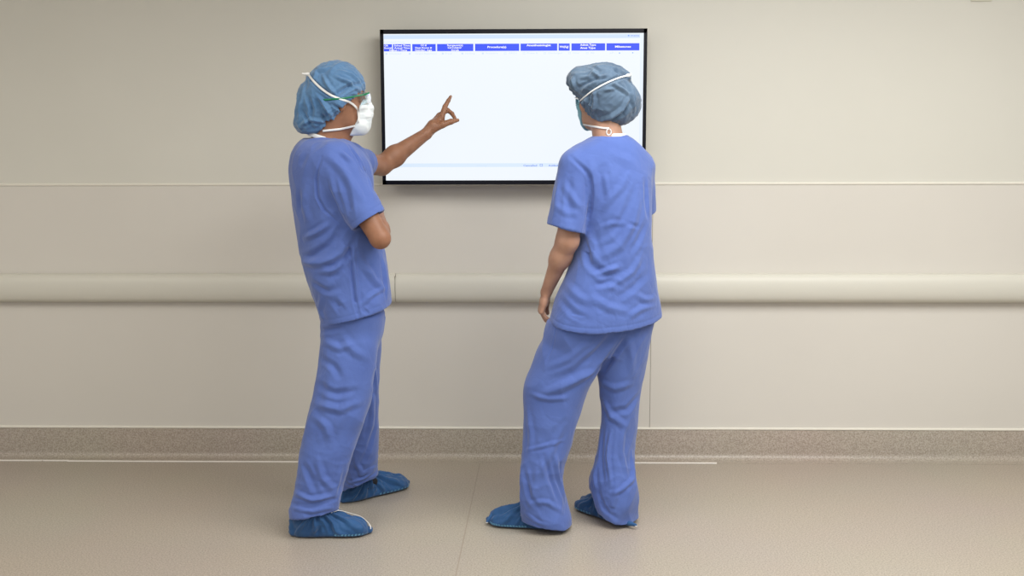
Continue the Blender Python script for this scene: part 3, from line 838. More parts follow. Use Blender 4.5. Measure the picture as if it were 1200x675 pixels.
    F([(372, 316), (392, 318), (412, 300)], .012, .006); F([(365, 330), (385, 342), (398, 336)], .011, -.004)
    F([(409, 280), (412, 320), (415, 352), (421, 372)], .0055, -.0045); F([(413, 280), (417, 320), (420, 352), (424, 370)], .006, .003)
    F([(420, 300), (440, 330), (452, 340)], .012, .005); F([(423, 358), (436, 345), (450, 338)], .008, .004)
    F([(447, 300), (452, 330), (454, 352)], .009, .005); F([(424, 362), (432, 368)], .006, -.004)
    F([(377, 184), (371, 205), (372, 230), (380, 246), (398, 262)], .005, -.0045, 12)
    F([(380, 180), (395, 190), (412, 215), (425, 235)], .014, .004); F([(400, 205), (408, 235), (412, 258)], .012, -.004)
    F([(386, 205), (394, 232), (404, 255)], .010, .004); F([(360, 215), (356, 240), (362, 262)], .014, .004)
    F([(352, 225), (350, 250)], .012, -.003); F([(418, 182), (428, 200), (437, 222)], .006, .005)
    F([(409, 171), (416, 182), (425, 200)], .006, -.005); F([(400, 177), (412, 190)], .008, .004)
    F([(378, 345), (374, 362), (379, 376)], .012, .004); F([(390, 350), (402, 366)], .012, -.004); F([(360, 180), (352, 195)], .015, -.003)
    V, Q = keep(*s.mesh((-1.0, -1.20, .80), (-.40, -.45, 1.62), .0036, 2)); N = vnormals(V, Q)
    dsp = fold_disp(V, fo)+wob(V, (5, 5, 3.5), 11)*.0035+ridged(V, (8, 8, 5), 12)*.0022-crease(V, 14)
    bR = lambda P: np.where(np.linalg.norm(P-he, axis=1) < .13, cutR.f(P), 1.); bL = lambda P: np.where(np.linalg.norm(P-hL, axis=1) < .13, cutL.f(P), 1.)
    dsp = near_hem(V, dsp, bR, bL, hem.f)
    hemd = np.abs(hem.f(V)+.022); dsp -= .0015*np.exp(-(hemd/.0025)**2)
    hr = np.abs(cutR.f(V)+.022); near = (np.linalg.norm(V-he, axis=1) < .10); dsp -= near*.0015*np.exp(-(hr/.0025)**2)
    V = V+N*dsp[:, None]; V = laplace(V, Q, 1)
    put('scrub_top', V, Q, M_SCRUB, root)
    # white collar of the shirt worn beneath
    c0 = nk0+A([.004, 0, .045]); ring = []
    for i in range(41):
        a = 2*math.pi*i/40; ring.append(c0+A([.069*math.cos(a), .069*math.sin(a), -.020*math.cos(a)]))
    ribbon('undershirt_collar', A(ring)-RL, [A([math.cos(2*math.pi*i/40), math.sin(2*math.pi*i/40), .2]) for i in range(41)], .016, .004, M_WHITE, root)
    # --- trousers
    t = Field()
    nh = plane3(W(339, 606, -1.03), W(395, 595, -.99), W(370, 607, -1.12), False)
    fh = plane3(W(401, 574, -.66), W(442, 554.5, -.60), W(420, 569, -.73), False)
    tn, tf = tube(NLS, True), tube(FLS, True)
    pel = tube([sil(345, 373, 450, -.87, .155, ph), sil(362, 378, 448, -.87, .155, ph), sil(380, 381, 446, -.868, .135, ph), sil(395, 386, 441, -.865, .10, ph), sil(408, 396, 432, -.865, .05, ph)])
    t.u(pel, .0)
    t.u(minus(both(tn, nh), both(tube(shrink(NLS, 1, .007)), Prim(lambda P: -(nh.f(P)+.05)))), .05)
    t.u(minus(both(tf, fh), both(tube(shrink(FLS, 1, .007)), Prim(lambda P: -(fh.f(P)+.05)))), .018)
    fo2 = []
    def F2(pts, w, a, n=7): fo2.append((t.hits(pts, n), w, a))
    F2([(380, 400), (396, 408), (414, 404)], .012, .006); F2([(376, 420), (392, 430), (400, 445)], .012, -.005)
    F2([(400, 392), (412, 410), (430, 420)], .014, .005); F2([(372, 450), (392, 462), (420, 458)], .013, -.006)
    F2([(370, 472), (396, 480), (424, 470)], .014, .007); F2([(366, 486), (382, 500), (388, 520)], .014, .006)
    F2([(412, 452), (404, 480), (392, 510)], .015, .005); F2([(372, 540), (377, 560), (392, 575)], .012, .007)
    F2([(350, 535), (364, 560), (372, 580)], .012, -.006); F2([(347, 578), (364, 586), (386, 582)], .009, .008)
    F2([(343, 590), (362, 594), (394, 584)], .008, -.007); F2([(346, 596), (366, 600), (388, 594)], .007, .006)
    F2([(400, 545), (396, 565), (392, 580)], .010, .005); F2([(388, 430), (384, 470), (376, 510)], .018, .004)
    F2([(436, 455), (436, 490), (430, 520)], .010, .006); F2([(438, 500), (430, 530), (418, 552)], .010, -.005)
    F2([(416, 540), (424, 556), (438, 548)], .009, .006); F2([(408, 566), (424, 562), (438, 552)], .006, .006); F2([(440, 430), (441, 460)], .008, .005)
    F2([(376, 388), (388, 386), (400, 384)], .010, -.006)
    V, Q = keep(*t.mesh((-1.02, -1.16, .02), (-.42, -.50, 1.08), .0036, 2)); N = vnormals(V, Q)
    low = np.clip((.45-V[:, 2])/.4, 0, 1)
    dsp = fold_disp(V, fo2)+wob(V, (5, 5, 3), 21)*.004+ridged(V, (7, 7, 4.5), 22)*.0025+ridged(V, (8, 8, 16), 23)*.0030*low**1.5-crease(V, 24)
    dsp = near_hem(V, dsp, lambda P: np.where(P[:, 1] < -.84, nh.f(P), 1.), lambda P: np.where(P[:, 1] > -.84, fh.f(P), 1.))
    V = V+N*dsp[:, None]; V = laplace(V, Q, 1); V[:, 2] = np.maximum(V[:, 2], .012)
    put('scrub_trousers', V, Q, M_SCRUB, root)
    # --- feet
    h1, t1 = G(341, 618), G(433, 617)
    h1 = A([-.925, -1.045, 0]); t1 = A([-.642, -1.015, 0])
    ft = Foot(h1, t1, NLS[0][:3], .056, .078); ft.build(root, 'shoe_cover', 'blue nonwoven cover on the nearer shoe, with a white seam', 31)
    ft.strip([(386, 600), (396, 597.5), (404, 599.5), (420, 604), (430, 608), (434.5, 614), (434.5, 620)]); ft.strip([(388, 601), (397, 597.6)], .003, 'elastic_edge'); ft.tread(.55, 10)
    h2 = A([-.80, -.655, 0]); t2 = A([-.565, -.425, 0])
    f2 = Foot(h2, t2, FLS[0][:3], .058, .074); f2.build(root, 'shoe_cover', 'blue nonwoven cover on the farther shoe', 37); f2.tread(.45, 10)
    for c0, c1 in ((A([-.862, -1.03, .05]), A([-.85, -1.02, .20])), (A([-.745, -.605, .05]), A([-.75, -.62, .20]))):
        sf = Field().u(cone(c0, c1, .041, .040)); sf.u(cone(c0, c0+A([.055, .015, .022]), .032, .024), .02)
        v, qd = sf.mesh(c0-[.07, .07, .06], c1+[.15, .10, .06], .004, 2); put('sock', v, qd, M_BLACK, root)
    # --- cap: bag gathered by elastic, sagging over the nape
    c = Field()
    c.u(ell(W(394, 103, -.875), (.108, .095, .100), H.R), .02)
    c.u(ell(W(374, 127, -.875), (.083, .088, .104), rotm((1, 0, .35), (-.35, 0, 1))), .05)
    c.u(ell(W(364.5, 143.5, -.875), (.062, .074, .050)), .04)
    c.u(ell(W(393, 124, -.875), (.062, .108, .070), H.R), .03)
    p1, p2 = W(428, 103, -.875), W(381, 153, -.875); pn = np.cross(p2-p1, A([.04, 1, 0])); pn = pn/np.linalg.norm(pn); pn = pn if pn[0] > 0 else -pn
    e1 = half(p1, pn); pn2 = A([.02, 0, -1.]); e2 = half(W(365, 157.5, -.875), pn2)
    c.i(e1, .014); c.i(e2, .02)
    cf = []
    def F3(pts, w, a, n=7): cf.append((c.hits(pts, n), w*1.1, a*1.4))
    F3([(365, 100), (372, 84), (388, 78)], .006, .005); F3([(383, 118), (398, 108), (412, 100), (424, 98)], .007, -.006); F3([(378, 88), (384, 100), (394, 112)], .006, .006)
    F3([(372, 112), (385, 128), (390, 140)], .007, .007); F3([(360, 112), (366, 128), (364, 142)], .007, -.006); F3([(350, 150), (362, 140), (380, 142), (396, 134)], .006, .006)
    F3([(388, 122), (400, 128), (402, 134)], .005, -.006); F3([(398, 82), (412, 88), (424, 98)], .005, .004); F3([(392, 90), (408, 96), (420, 106)], .005, .005); F3([(358, 96), (354, 115), (350, 135)], .007, .005)
    F3([(376, 132), (384, 146)], .006, -.006); F3([(354, 130), (368, 152)], .006, -.005)
    # strap groove
    tiepx = [(361.5, 87.5), (367, 95), (377, 104.5), (388, 112), (399, 116), (411, 120), (418.5, 126)]
    F3(tiepx[:-2], .006, -.006, 12)
    cap = cap_mesh(c, (-1.02, -1.02, 1.36), (-.52, -.72, 1.86), root, None, lambda V: -e1.f(V), H, 41, cf)
    # --- mask: follows nose, cheeks and chin
    k = Field(); k.u(Prim(lambda P: f.ev(P)-.0075, H.o-.2, H.o+.2), 0)
    k.u(H.e((.086, 0, -.045), (.036, .036, .060)), .025); k.u(H.e((.066, 0, -.090), (.036, .046, .042)), .02)
    k.i(Prim(lambda P: (lambda q: np.maximum.reduce([.060+.30*np.maximum(q[:, 2]+.04, 0)-.55*np.maximum(-.06-q[:, 2], 0)-q[:, 0], q[:, 2]-.010+.25*np.abs(q[:, 1]), -.128-q[:, 2]]))(H.loc(P))), .006)
    lo, hi = H.o-.16, H.o+.16
    V, Q = k.mesh(lo, hi, .0028, 2); N = vnormals(V, Q); q_ = H.loc(V)
    dsp = .0016*np.sign(np.sin((q_[:, 2]+.03)*190))*np.clip(1-np.abs(q_[:, 2]+.045)/.05, 0, 1)+ridged(V, (14, 14, 14), 44)*.0015
    V = laplace(V+N*dsp[:, None], Q, 1); mk = put('face_mask', V, Q, M_MASKW, root); mk['label'] = 'white tie-on surgical mask'
    both_ = Field(); both_.ops = [('u', Prim(f.ev), 0), ('u', Prim(c.ev), 0), ('u', Prim(k.ev), 0)]
    def tie(name, pix, w=.0085, off=.0045):
        P = both_.hits(pix, 34, off)
        if len(P) > 4:
            P = resample(P, 34); Nn = both_.grad(P); ribbon(name, P-RL, Nn, w, .0015, M_WHITE, mk)
        return P
    tie('tie_strap', tiepx+[(421, 136), (420, 144)])
    tie('tie_strap', [(416, 147.5), (408, 149.5), (398, 151.5), (388, 152.5), (378, 153.5)])
    # ties on the hidden side, mirrored through the head's middle plane
    for pts in ([(361.5, 87.5), (377, 104.5), (399, 116), (418.5, 126)], [(416, 147.5), (398, 151.5), (380, 153.5)]):
        P = both_.hits(pts, 20, .004); L = H.loc(P); L[:, 1] *= -1; P = H.o+(L*H.k)@H.R.T
        P, Nn = both_.snap(P, .0045); ribbon('tie_strap', resample(P, 24)-RL, Nn[np.linspace(0, len(Nn)-1, 24).astype(int)], .0085, .0015, M_WHITE, mk)
    kn = both_.hits([(361, 87), (361.5, 88)], 2, .005)
    if len(kn):
        kp = kn[0]; kf = Field().u(ell(kp, (.009, .008, .006))); kf.u(cone(kp, kp+A([-.020, -.006, .002]), .0055, .0035), .004); kf.u(cone(kp, kp+A([-.012, .006, -.010]), .005, .003), .004)
        v, qd = kf.mesh(kp-.035, kp+.03, .0018, 1); put('tie_knot', v, qd, M_WHITE, root, mk)
    # --- glasses
    g = shade_glasses(H, root, 'clear wrap-around safety glasses with green temples', M_GREEN)
    Pn = [W(379, 117.2, -.96), W(392, 116.4, -.966), W(405, 115.0, -.966), W(418, 112.6, -.955), W(429, 110.5, -.930), W(433, 108.5, -.905)]
    P = resample(Pn, 20); 
    dd = both_.ev(P); P = P+A([0, -1, 0])*np.clip(.004-dd, 0, .06)[:, None]*1.1
    ribbon('temple', P-RL, np.tile(A([0, -1, 0.]), (20, 1)), .0065, .003, M_GREEN, g)
    L = H.loc(P); L[:, 1] *= -1; P2 = H.o+(L*H.k)@H.R.T
    ribbon('temple', P2-RL, np.tile(A([0, 1, 0.]), (20, 1)), .0065, .003, M_GREEN, g)
    return root

# ================================================================== PERSON TWO (back turned, watching)
def person_two():
    y0 = -.90
    root = bpy.data.objects.new('person', None); COL.objects.link(root); root.location = (.24, -.88, 0)
    root['label'] = 'person in blue scrubs with back turned and one arm hanging, watching the monitor'
    root['category'] = 'person'; root['group'] = 'people in surgical scrubs'
    RL = A(root.location)
    ph = math.radians(114)
    T = [(160, 694, 734, .060), (165, 686, 741, .075), (172, 675, 750, .088), (180, 668, 757, .098), (192, 666, 761, .108), (210, 669, 763, .118), (230, 673, 763, .124),
         (250, 677, 763, .125), (272, 678, 763, .125), (298, 672, 765, .128), (315, 666, 767, .132), (330, 660, 769, .138), (345, 653, 771, .145), (360, 648, 774, .150), (375, 644, 776, .153), (398, 641, 778, .155)]
    TS = [sil(py, a, b, y0, o, ph, 'a') for py, a, b, o in T]
    shL = W(676, 194, -.965); elL = W(665, 282, -.985); wrL = W(640.5, 342, -.875)
    shR = W(748, 196, -.84); elR = W(748, 270, -.70); wrR = W(726, 318, -.56)
    nk0 = W(715, 176, -.905); H = Head(W(703.5, 120.5, -.865), (math.cos(math.radians(120)), math.sin(math.radians(120)), .10), (-.02, -.06, 1), .95)
    LL = [(378, 645, 716, -.915, .12), (395, 638, 712, -.915, .118), (410, 631, 708, -.918, .112), (433, 622.5, 701, -.92, .104), (451, 616, 690, -.923, .098), (470, 615, 683, -.925, .094),
          (484, 615, 678.5, -.93, .092), (505, 614, 672, -.935, .09), (526, 612, 666.5, -.94, .09), (545, 609, 661, -.945, .09), (559, 606.5, 659, -.948, .09), (575, 605, 661, -.95, .09),
          (590, 606, 664, -.95, .09), (605, 611, 668, -.95, .093), (625, 614, 670, -.95, .094)]
    RLg = [(378, 695, 763, -.865, .115), (395, 694, 762, -.862, .11), (414, 695, 758.5, -.858, .10), (435, 699, 754.5, -.855, .092), (455, 702, 751, -.852, .088), (475, 704, 749, -.852, .085), (497, 705, 747, -.853, .082),
           (515, 703, 744.5, -.857, .082), (530, 700, 743, -.862, .083), (548, 695, 743, -.868, .084), (567, 690, 745.5, -.875, .085), (584, 695, 747, -.88, .085), (600, 702, 747, -.885, .087), (622, 706, 749, -.885, .088)]
    LS = [sil(py, a, b, y, o, 2.8) for py, a, b, y, o in LL]
    RS = [sil(py, a, b, y, o, 2.5) for py, a, b, y, o in RLg]
    f = Field()
    f.u(tube(shrink(TS[3:-3], .84)), .02); f.u(tube(legs(LS)), .04); f.u(tube(legs(RS)), .04); f.u(ell(W(706, 378, -.89), (.155, .105, .13)), .03)
    f.u(cone(nk0, H.w((-.022, 0, -.03)), .060, .052), .025)
    f.u(cone(W(700, 184, -.92), shL, .050, .044), .03); f.u(cone(W(730, 184, -.89), shR, .05, .044), .03)
    H.add(f)
    d = elL-shL
    f.u(cone(shL, shL+d*.55, .050, .045), .03); f.u(cone(shL+d*.5, elL, .045, .041), .02)
    e = wrL-elL
    f.u(econe(elL, elL+e*.35, (.042, .040), (.042, .036), (1, .4, 0)), .02); f.u(econe(elL+e*.30, wrL, (.042, .036), (.025, .021), (.6, .8, 0)), .02)
    hand(f, wrL, (-.26, .10, -.95), (.80, .10, -.28), 1, (38, 48, 34), .03, .2, .93)
    for c0, c1, t_ in ((LS, A([.055, -.945, .06]), A([-.075, -.918, .03])), (RS, A([.312, -.862, .06]), A([.245, -.77, .03]))):
        m_ = A(min(c0, key=lambda q: abs(q[2]-.22))[:3]); f.u(cone(m_, c1, .034, .030), .02); f.u(cone(c1-[0, 0, .012], t_, .030, .020), .02)
    d = elR-shR; f.u(cone(shR, elR, .048, .038), .03); f.u(cone(elR, wrR, .039, .025), .02)
    hand(f, wrR, (-.7, .35, -.35), (.2, -.8, -.3), -1, (25, 30, 20), .03, .2, .93)
    V, Q = keep(*f.mesh((-.16, -1.09, .0), (.58, -.46, 1.84), .0026, 1))
    body = put('body', V, Q, M_SKIN_B, root)
    for yy in (-1, 1):
        c = H.w((.0748, .031*yy, .0125)); v, qd = Field().u(ell(c, (.0112,)*3)).mesh(c-.02, c+.02, .002, 1); put('eye', v, qd, M_EYE, root, body)
        c = H.w((.0850, .031*yy, .0125)); v, qd = Field().u(ell(c, (.0022, .0050, .0050), H.R)).mesh(c-.012, c+.012, .0012, 1); put('iris', v, qd, M_IRIS, root, body)
        P, N = f.snap([H.w((.10, (.016+.030*t)*yy, .033+.004*math.sin(t*3))) for t in np.linspace(0, 1, 8)], .0012)
        ribbon('eyebrow', P-RL, N, .005, .0025, M_HAIR, body)
    hf = Field().u(H.e((-.028, 0, .03), (.088, .079, .082)), .01)
    v, qd = hf.mesh(H.o-.15, H.o+.15, .004, 2); put('hair', v, qd, M_HAIR, root, body)
    # --- scrub top
    s = Field(); s.u(tube(TS), .02)
    s.u(cone(W(700, 184, -.925), shL, .055, .055), .045); s.u(cone(W(730, 184, -.89), shR, .055, .055), .04)
    he = W(662.5, 268.5, -.99); u = he-shL; u /= np.linalg.norm(u)
    a_, b_ = W(639.5, 262.5, -1.0), W(685, 275, -.98); nn = np.cross(b_-a_, A([0, 1., -.10])); nn = nn if nn@u > 0 else -nn
    cut = half((a_+b_)/2, nn)
    s.u(minus(both(econe(shL+A([0, 0, -.01]), he+u*.07, (.066, .066), (.077, .074), (1, 0, 0)), cut),
              both(econe(he-u*.05, he+u*.12, (.064, .061), (.065, .062), (1, 0, 0)), Prim(lambda P: -(cut.f(P)+.045)))), .018)
    hR = W(750, 248, -.785); uR = hR-shR; uR /= np.linalg.norm(uR); cR = half(hR, uR)
    s.u(minus(both(econe(shR, hR+uR*.06, (.060, .060), (.062, .066), (1, 0, 0)), cR),
              both(econe(hR-uR*.05, hR+uR*.1, (.053, .056), (.053, .056), (1, 0, 0)), Prim(lambda P: -(cR.f(P)+.045)))), .02)
    hemp = plane3(W(644.5, 375, -.95), W(775, 368, -.86), W(704, 388, -1.04), False)
    s.i(hemp, .003)
    s.s(both(tube(shrink(TS, 1, .007)), half((0, 0, W(704, 388, -1.04)[2]+.05), (0, 0, 1))), .004)
    s.s(cone(nk0+A([0, .02, .022]), nk0+A([-.01, .03, .16]), .053, .075), .006)
    fo = []
    def F(pts, w, a, n=7): fo.append((s.hits(pts, n), w*1.25, a*.9))
    F([(669, 184), (682, 196), (691, 205), (694, 225), (690, 250), (684, 270)], .006, -.006, 12)
    F([(690, 188), (696, 210), (693, 240)], .012, .006); F([(700, 180), (708, 205), (706, 240), (700, 262)], .014, -.004)
    F([(712, 178), (730, 186), (748, 196)], .014, .003); F([(738, 200), (728, 220), (712, 236), (700, 250)], .010, .004)
    F([(745, 215), (735, 245), (722, 268), (700, 282)], .010, -.004); F([(750, 230), (742, 262), (725, 290), (698, 305)], .012, .006)
    F([(757, 262), (748, 282), (738, 296)], .010, -.005); F([(690, 272), (696, 296), (694, 320)], .012, .006)
    F([(684, 285), (692, 310), (708, 322), (725, 326)], .012, -.008); F([(698, 322), (712, 318), (726, 312)], .008, .010)
    F([(696, 334), (716, 330), (728, 336)], .009, -.007); F([(706, 342), (722, 332), (742, 318), (752, 300)], .010, .006)
    F([(720, 350), (740, 338), (758, 322)], .012, -.005); F([(690, 345), (712, 360), (740, 366)], .011, .005)
    F([(662, 332), (680, 350), (700, 356)], .011, .004); F([(656, 350), (672, 368), (690, 376)], .010, -.004)
    F([(745, 345), (758, 352), (768, 350)], .009, .005); F([(736, 372), (752, 362), (768, 358)], .009, .005)
    F([(708, 200), (712, 230)], .008, .004); F([(756, 210), (758, 240), (760, 258)], .008, -.006)
    F([(655, 205), (652, 230), (650, 255)], .012, .004); F([(668, 205), (666, 232), (670, 262)], .010, -.005); F([(660, 215), (672, 235), (682, 245)], .010, .005)
    F([(650, 240), (664, 250), (676, 250)], .009, .003); F([(700, 268), (716, 262), (734, 262)], .007, .003); F([(734, 262), (750, 266)], .006, -.003)
    V, Q = keep(*s.mesh((-.06, -1.14, .76), (.60, -.62, 1.62), .0036, 2)); N = vnormals(V, Q)
    dsp = fold_disp(V, fo)+wob(V, (5, 5, 3.5), 51)*.0035+ridged(V, (8, 8, 5), 52)*.0014-crease(V, 54)
    bL = lambda P: np.where(np.linalg.norm(P-he, axis=1) < .14, cut.f(P), 1.); bR = lambda P: np.where(np.linalg.norm(P-hR, axis=1) < .13, cR.f(P), 1.)
    dsp = near_hem(V, dsp, bR, bL, hemp.f)
    hd = np.abs(hemp.f(V)+.022); dsp -= .0015*np.exp(-(hd/.0025)**2)
    hr = np.abs(cut.f(V)+.02); near = (np.linalg.norm(V-he, axis=1) < .10)&(V[:, 0] < b_[0]); pass
    V = V+N*dsp[:, None]; V = laplace(V, Q, 1); top = put('scrub_top', V, Q, M_SCRUB, root)
    c0 = nk0+A([0, .012, .046]); ring = []
    for i in range(41):
        a = 2*math.pi*i/40; ring.append(c0+A([.061*math.cos(a), .059*math.sin(a), .004*math.cos(a)-.006*math.sin(a)]))
    ribbon('undershirt_collar', A(ring)-RL, [A([math.cos(2*math.pi*i/40), math.sin(2*math.pi*i/40), .2]) for i in range(41)], .020, .004, M_WHITE, root)
    # --- trousers
    t = Field()
    lh = plane3(W(622, 617, -1.03), W(664, 620.5, -1.0), W(640, 608, -.88), False)
    rh = plane3(W(714, 612, -.97), W(743, 619.5, -.94), W(720, 600, -.80), False)
    pel = tube([sil(352, 652, 770, -.895, .125, ph, 'a'), sil(372, 646, 766, -.895, .13, ph, 'a'), sil(392, 643, 760, -.893, .12, ph, 'a'), sil(415, 660, 745, -.89, .09, ph, 'a')])
    t.u(pel, .02)
    t.u(minus(both(tube(LS), lh), both(tube(shrink(LS, 1, .007)), Prim(lambda P: -(lh.f(P)+.05)))), .035)
    t.u(minus(both(tube(RS), rh), both(tube(shrink(RS, 1, .007)), Prim(lambda P: -(rh.f(P)+.05)))), .02)
    fo2 = []
    def F2(pts, w, a, n=7): fo2.append((t.hits(pts, n), w, a))
    F2([(728, 392), (712, 412), (696, 434), (668, 450), (632, 464)], .014, .009, 10); F2([(718, 390), (698, 414), (672, 436), (640, 448)], .014, -.006, 10)
    F2([(735, 395), (718, 420), (704, 440)], .010, -.009); F2([(690, 400), (668, 420), (640, 432)], .012, .004)
    F2([(622, 462), (640, 468), (665, 466)], .009, .005); F2([(618, 480), (622, 510), (620, 535)], .012, .004); F2([(615, 528), (640, 522), (662, 516)], .007, .003)
    F2([(660, 500), (645, 530), (630, 560)], .014, .006); F2([(650, 530), (654, 560), (662, 585)], .010, .008); F2([(638, 535), (646, 565), (656, 590)], .010, -.007)
    F2([(614, 550), (620, 580), (632, 598)], .010, -.006); F2([(630, 545), (626, 575), (620, 600)], .012, .005); F2([(622, 590), (640, 588), (660, 600)], .009, .004)
    F2([(614, 600), (630, 612), (640, 616)], .007, .004)
    F2([(704, 448), (720, 456), (740, 450)], .012, .005); F2([(706, 470), (716, 488), (734, 500)], .012, .006); F2([(748, 462), (736, 480), (712, 484)], .012, -.005)
    F2([(716, 505), (712, 535), (716, 570)], .007, .009); F2([(708, 500), (704, 540), (708, 570)], .009, -.006); F2([(730, 500), (728, 530), (736, 560)], .010, .005)
    F2([(740, 530), (742, 560), (728, 575), (716, 578)], .008, .007); F2([(724, 560), (720, 585), (714, 605)], .010, .005); F2([(700, 575), (708, 595), (724, 608)], .009, -.005)
    F2([(736, 392), (740, 415), (742, 440)], .014, .004); F2([(700, 540), (696, 560), (698, 575)], .008, .006); F2([(652, 385), (646, 410), (640, 425)], .004, -.003)
    V, Q = keep(*t.mesh((-.06, -1.10, .015), (.56, -.70, 1.06), .0036, 2)); N = vnormals(V, Q); low = np.clip((.45-V[:, 2])/.4, 0, 1)
    dsp = fold_disp(V, fo2)+wob(V, (5, 5, 3), 61)*.004+ridged(V, (7, 7, 4.5), 62)*.0028+ridged(V, (9, 9, 9), 63)*.0025*low-crease(V, 64)
    dsp = near_hem(V, dsp, lambda P: np.where(P[:, 0] < .20, lh.f(P), 1.), lambda P: np.where(P[:, 0] > .20, rh.f(P), 1.))
    V = V+N*dsp[:, None]; V = laplace(V, Q, 1); V[:, 2] = np.maximum(V[:, 2], .010)
    put('scrub_trousers', V, Q, M_SCRUB, root)
    # --- feet
    ft = Foot(A([.105, -.955, 0]), A([-.178, -.895, 0]), None, .056, .078); ft.build(root, 'shoe_cover', 'blue nonwoven cover on the left foot, corner folded at the toe', 71); ft.tread(.45, 14)
    fr = Foot(A([.357, -.910, 0]), A([.185, -.695, 0]), None, .054, .074); fr.build(root, 'shoe_cover', 'blue nonwoven cover on the right foot', 77); fr.tread(.55, 8)
    for fo_, base, tip in ((ft, A([-.165, -.905, .030]), W(570.5, 611.5, -.93)), (fr, A([.362, -.94, .020]), W(745.5, 615.5, -.965))):
        tf = Field().u(econe(base, tip, (.022 if fo_ is ft else .011, .012 if fo_ is ft else .009), (.006, .004), (0, 0, 1))); lo = np.minimum(base, tip)-.03; v, qd = tf.mesh(np.maximum(lo, [-9, -9, .001]), np.maximum(base, tip)+.03, .002, 1)
        v[:, 2] = np.maximum(v[:, 2], .0015); put('cover_corner', v, qd, M_COVER, root, fo_.o)
        wf = Field().u(ell(tip+A([0, 0, -.002]), (.005, .004, .004))); v, qd = wf.mesh(tip-.012, tip+.012, .0015, 1); v[:, 2] = np.maximum(v[:, 2], .0015); put('elastic_end', v, qd, M_WHITE, root, fo_.o)
    for c0, c1 in ((A([.055, -.945, .05]), A([.06, -.945, .20])), (A([.315, -.868, .05]), A([.33, -.885, .20]))):
        sf = Field().u(cone(c0, c1, .043, .040)); v, qd = keep(*sf.mesh(np.minimum(c0, c1)-.07, np.maximum(c0, c1)+.07, .004, 2)); put('sock', v, qd, M_BLACK, root)
    # --- cap: two lobes with the mask tie pulled tight between them
    c = Field()
    c.u(ell(W(704, 97, -.865), (.112, .100, .072), rotm((1, 0, .10), (0, 0, 1))), .02)
    c.u(ell(W(676, 95, -.865), (.030, .060, .040)), .05)
    c.u(H.e((-.015, 0, .048), (.112, .094, .104)), .012)
    c.u(ell(W(716, 119.5, -.870), (.112, .112, .096), rotm((1, 0, -.15), (0, 0, 1))), .018)
    c.u(ell(W(733, 89, -.88), (.024, .03, .020)), .012)
    c.u(ell(W(704, 119, -.866), (.078, .104, .080)), .02)
    # elastic edge plane runs from the forehead down to the nape
    pF, pB = W(671, 112, -.90), W(699, 148, -.93)
    en = np.cross(pB-pF, A([.25, 1, .0])); en /= np.linalg.norm(en); en = en if en[0] < 0 else -en
    e1 = half(pF+A([.004, 0, 0]), en); e2 = half(W(712, 149.5, -.9), (.05, 0, -1))
    c.i(e1, .016); c.i(e2, .02)
    band = [(676, 122), (683, 115), (693, 107), (703, 101), (715, 95), (727, 90.5), (737, 88)]
    cf = []
    def F3(pts, w, a, n=7): cf.append((c.hits(pts, n), w*1.1, a*1.4))
    F3(band, .007, -.006, 16)
    F3([(680, 110), (690, 100), (702, 92)], .007, .006); F3([(676, 104), (690, 97), (706, 88)], .006, -.005); F3([(694, 84), (702, 90), (714, 88)], .006, .006); F3([(690, 76), (704, 84)], .006, -.004)
    F3([(712, 78), (724, 82), (734, 86)], .006, .004); F3([(718, 80), (726, 88)], .005, -.005); F3([(671, 92), (674, 104)], .006, .006)
    F3([(730, 92), (738, 104), (741, 118), (744, 130)], .006, .006, 9); F3([(733, 91), (744, 100), (748, 112)], .006, -.005, 9)
    F3([(716, 97), (728, 104), (738, 112)], .006, .006); F3([(738, 112), (732, 126), (718, 136), (700, 142)], .007, .006, 10); F3([(738, 120), (730, 134), (716, 142)], .006, -.005, 9)
    F3([(696, 106), (697, 120), (694, 136)], .006, .007); F3([(690, 110), (688, 124), (688, 136)], .006, -.007); F3([(683, 118), (684, 130), (688, 138)], .005, .006); F3([(706, 106), (720, 104)], .005, .004)
    F3([(700, 82), (690, 90), (678, 92)], .006, .005)
    cap_mesh(c, (.05, -1.03, 1.42), (.46, -.70, 1.86), root, None, lambda V: -e1.f(V), H, 81, cf, M_CAPB)
    # --- mask
    k = Field(); k.u(Prim(lambda P: f.ev(P)-.0075, H.o-.2, H.o+.2), 0); k.u(H.e((.088, 0, -.040), (.034, .034, .055)), .025)
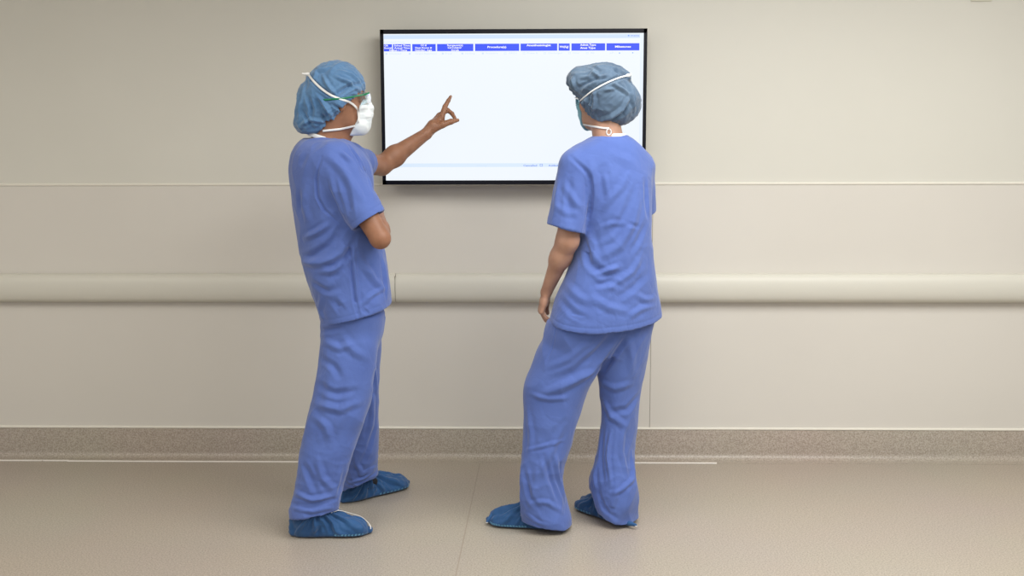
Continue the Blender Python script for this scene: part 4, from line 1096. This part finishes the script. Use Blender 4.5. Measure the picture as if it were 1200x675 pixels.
    k.i(Prim(lambda P: (lambda q: np.maximum.reduce([.052+.25*np.abs(q[:, 2]+.04)-q[:, 0], q[:, 2]-.008+.25*np.abs(q[:, 1]), -.118-q[:, 2]]))(H.loc(P))), .006)
    V, Q = k.mesh(H.o-.16, H.o+.16, .0028, 2); N = vnormals(V, Q)
    V = laplace(V+N*(ridged(V, (14, 14, 14), 84)*.0015)[:, None], Q, 1); mk = put('face_mask', V, Q, M_MASKB, root); mk['label'] = 'pale blue tie-on surgical mask'
    al = Field(); al.ops = [('u', Prim(f.ev), 0), ('u', Prim(c.ev), 0), ('u', Prim(k.ev), 0)]
    P = c.hits(band, 40, .001); P = resample(P, 40)
    ribbon('tie_strap', P-RL, c.grad(P), .0060, .0014, M_WHITE, mk)
    P = al.hits([(683, 146), (690, 147.3), (698, 148.6), (706, 150), (714, 150.5)], 20, .004)
    if len(P) > 4: P = resample(P, 20); ribbon('tie_strap', P-RL, al.grad(P), .0075, .0015, M_WHITE, mk)
    kp = al.hit(713.5, 151, .006)
    if kp is not None:
        pts = [kp+A([.0085*math.sin(a), -.001-.002*math.cos(a), -.0115+.0115*math.cos(a)]) for a in np.linspace(.3, 2*math.pi-.3, 16)]
        ribbon('tie_knot', A(pts)-RL, np.tile(A([0, -1, 0.]), (16, 1)), .0045, .003, M_WHITE, mk)
    kp = c.hit(736, 88.5, .0)
    if kp is not None:
        kf = Field().u(ell(kp, (.011, .007, .007))); kf.u(cone(kp, kp+A([-.02, -.004, -.004]), .005, .003), .004); kf.u(cone(kp, kp+A([.010, -.004, .006]), .005, .003), .004)
        v, qd = kf.mesh(kp-.035, kp+.03, .0018, 1); put('tie_knot', v, qd, M_WHITE, root, mk)
    g = shade_glasses(H, root, 'clear wrap-around safety glasses', M_CLEAR)
    for yy in (-1, 1):
        P = [H.w((.068-.14*t, (.074+.006*math.sin(math.pi*t)+.006)*yy, .018-.004*t)) for t in np.linspace(0, .75, 14)]
        ribbon('temple', A(P)-RL, np.tile(H.wd((0, yy, 0)), (14, 1)), .0055, .0028, M_CLEAR, g)
    return root

person_one()
person_two()
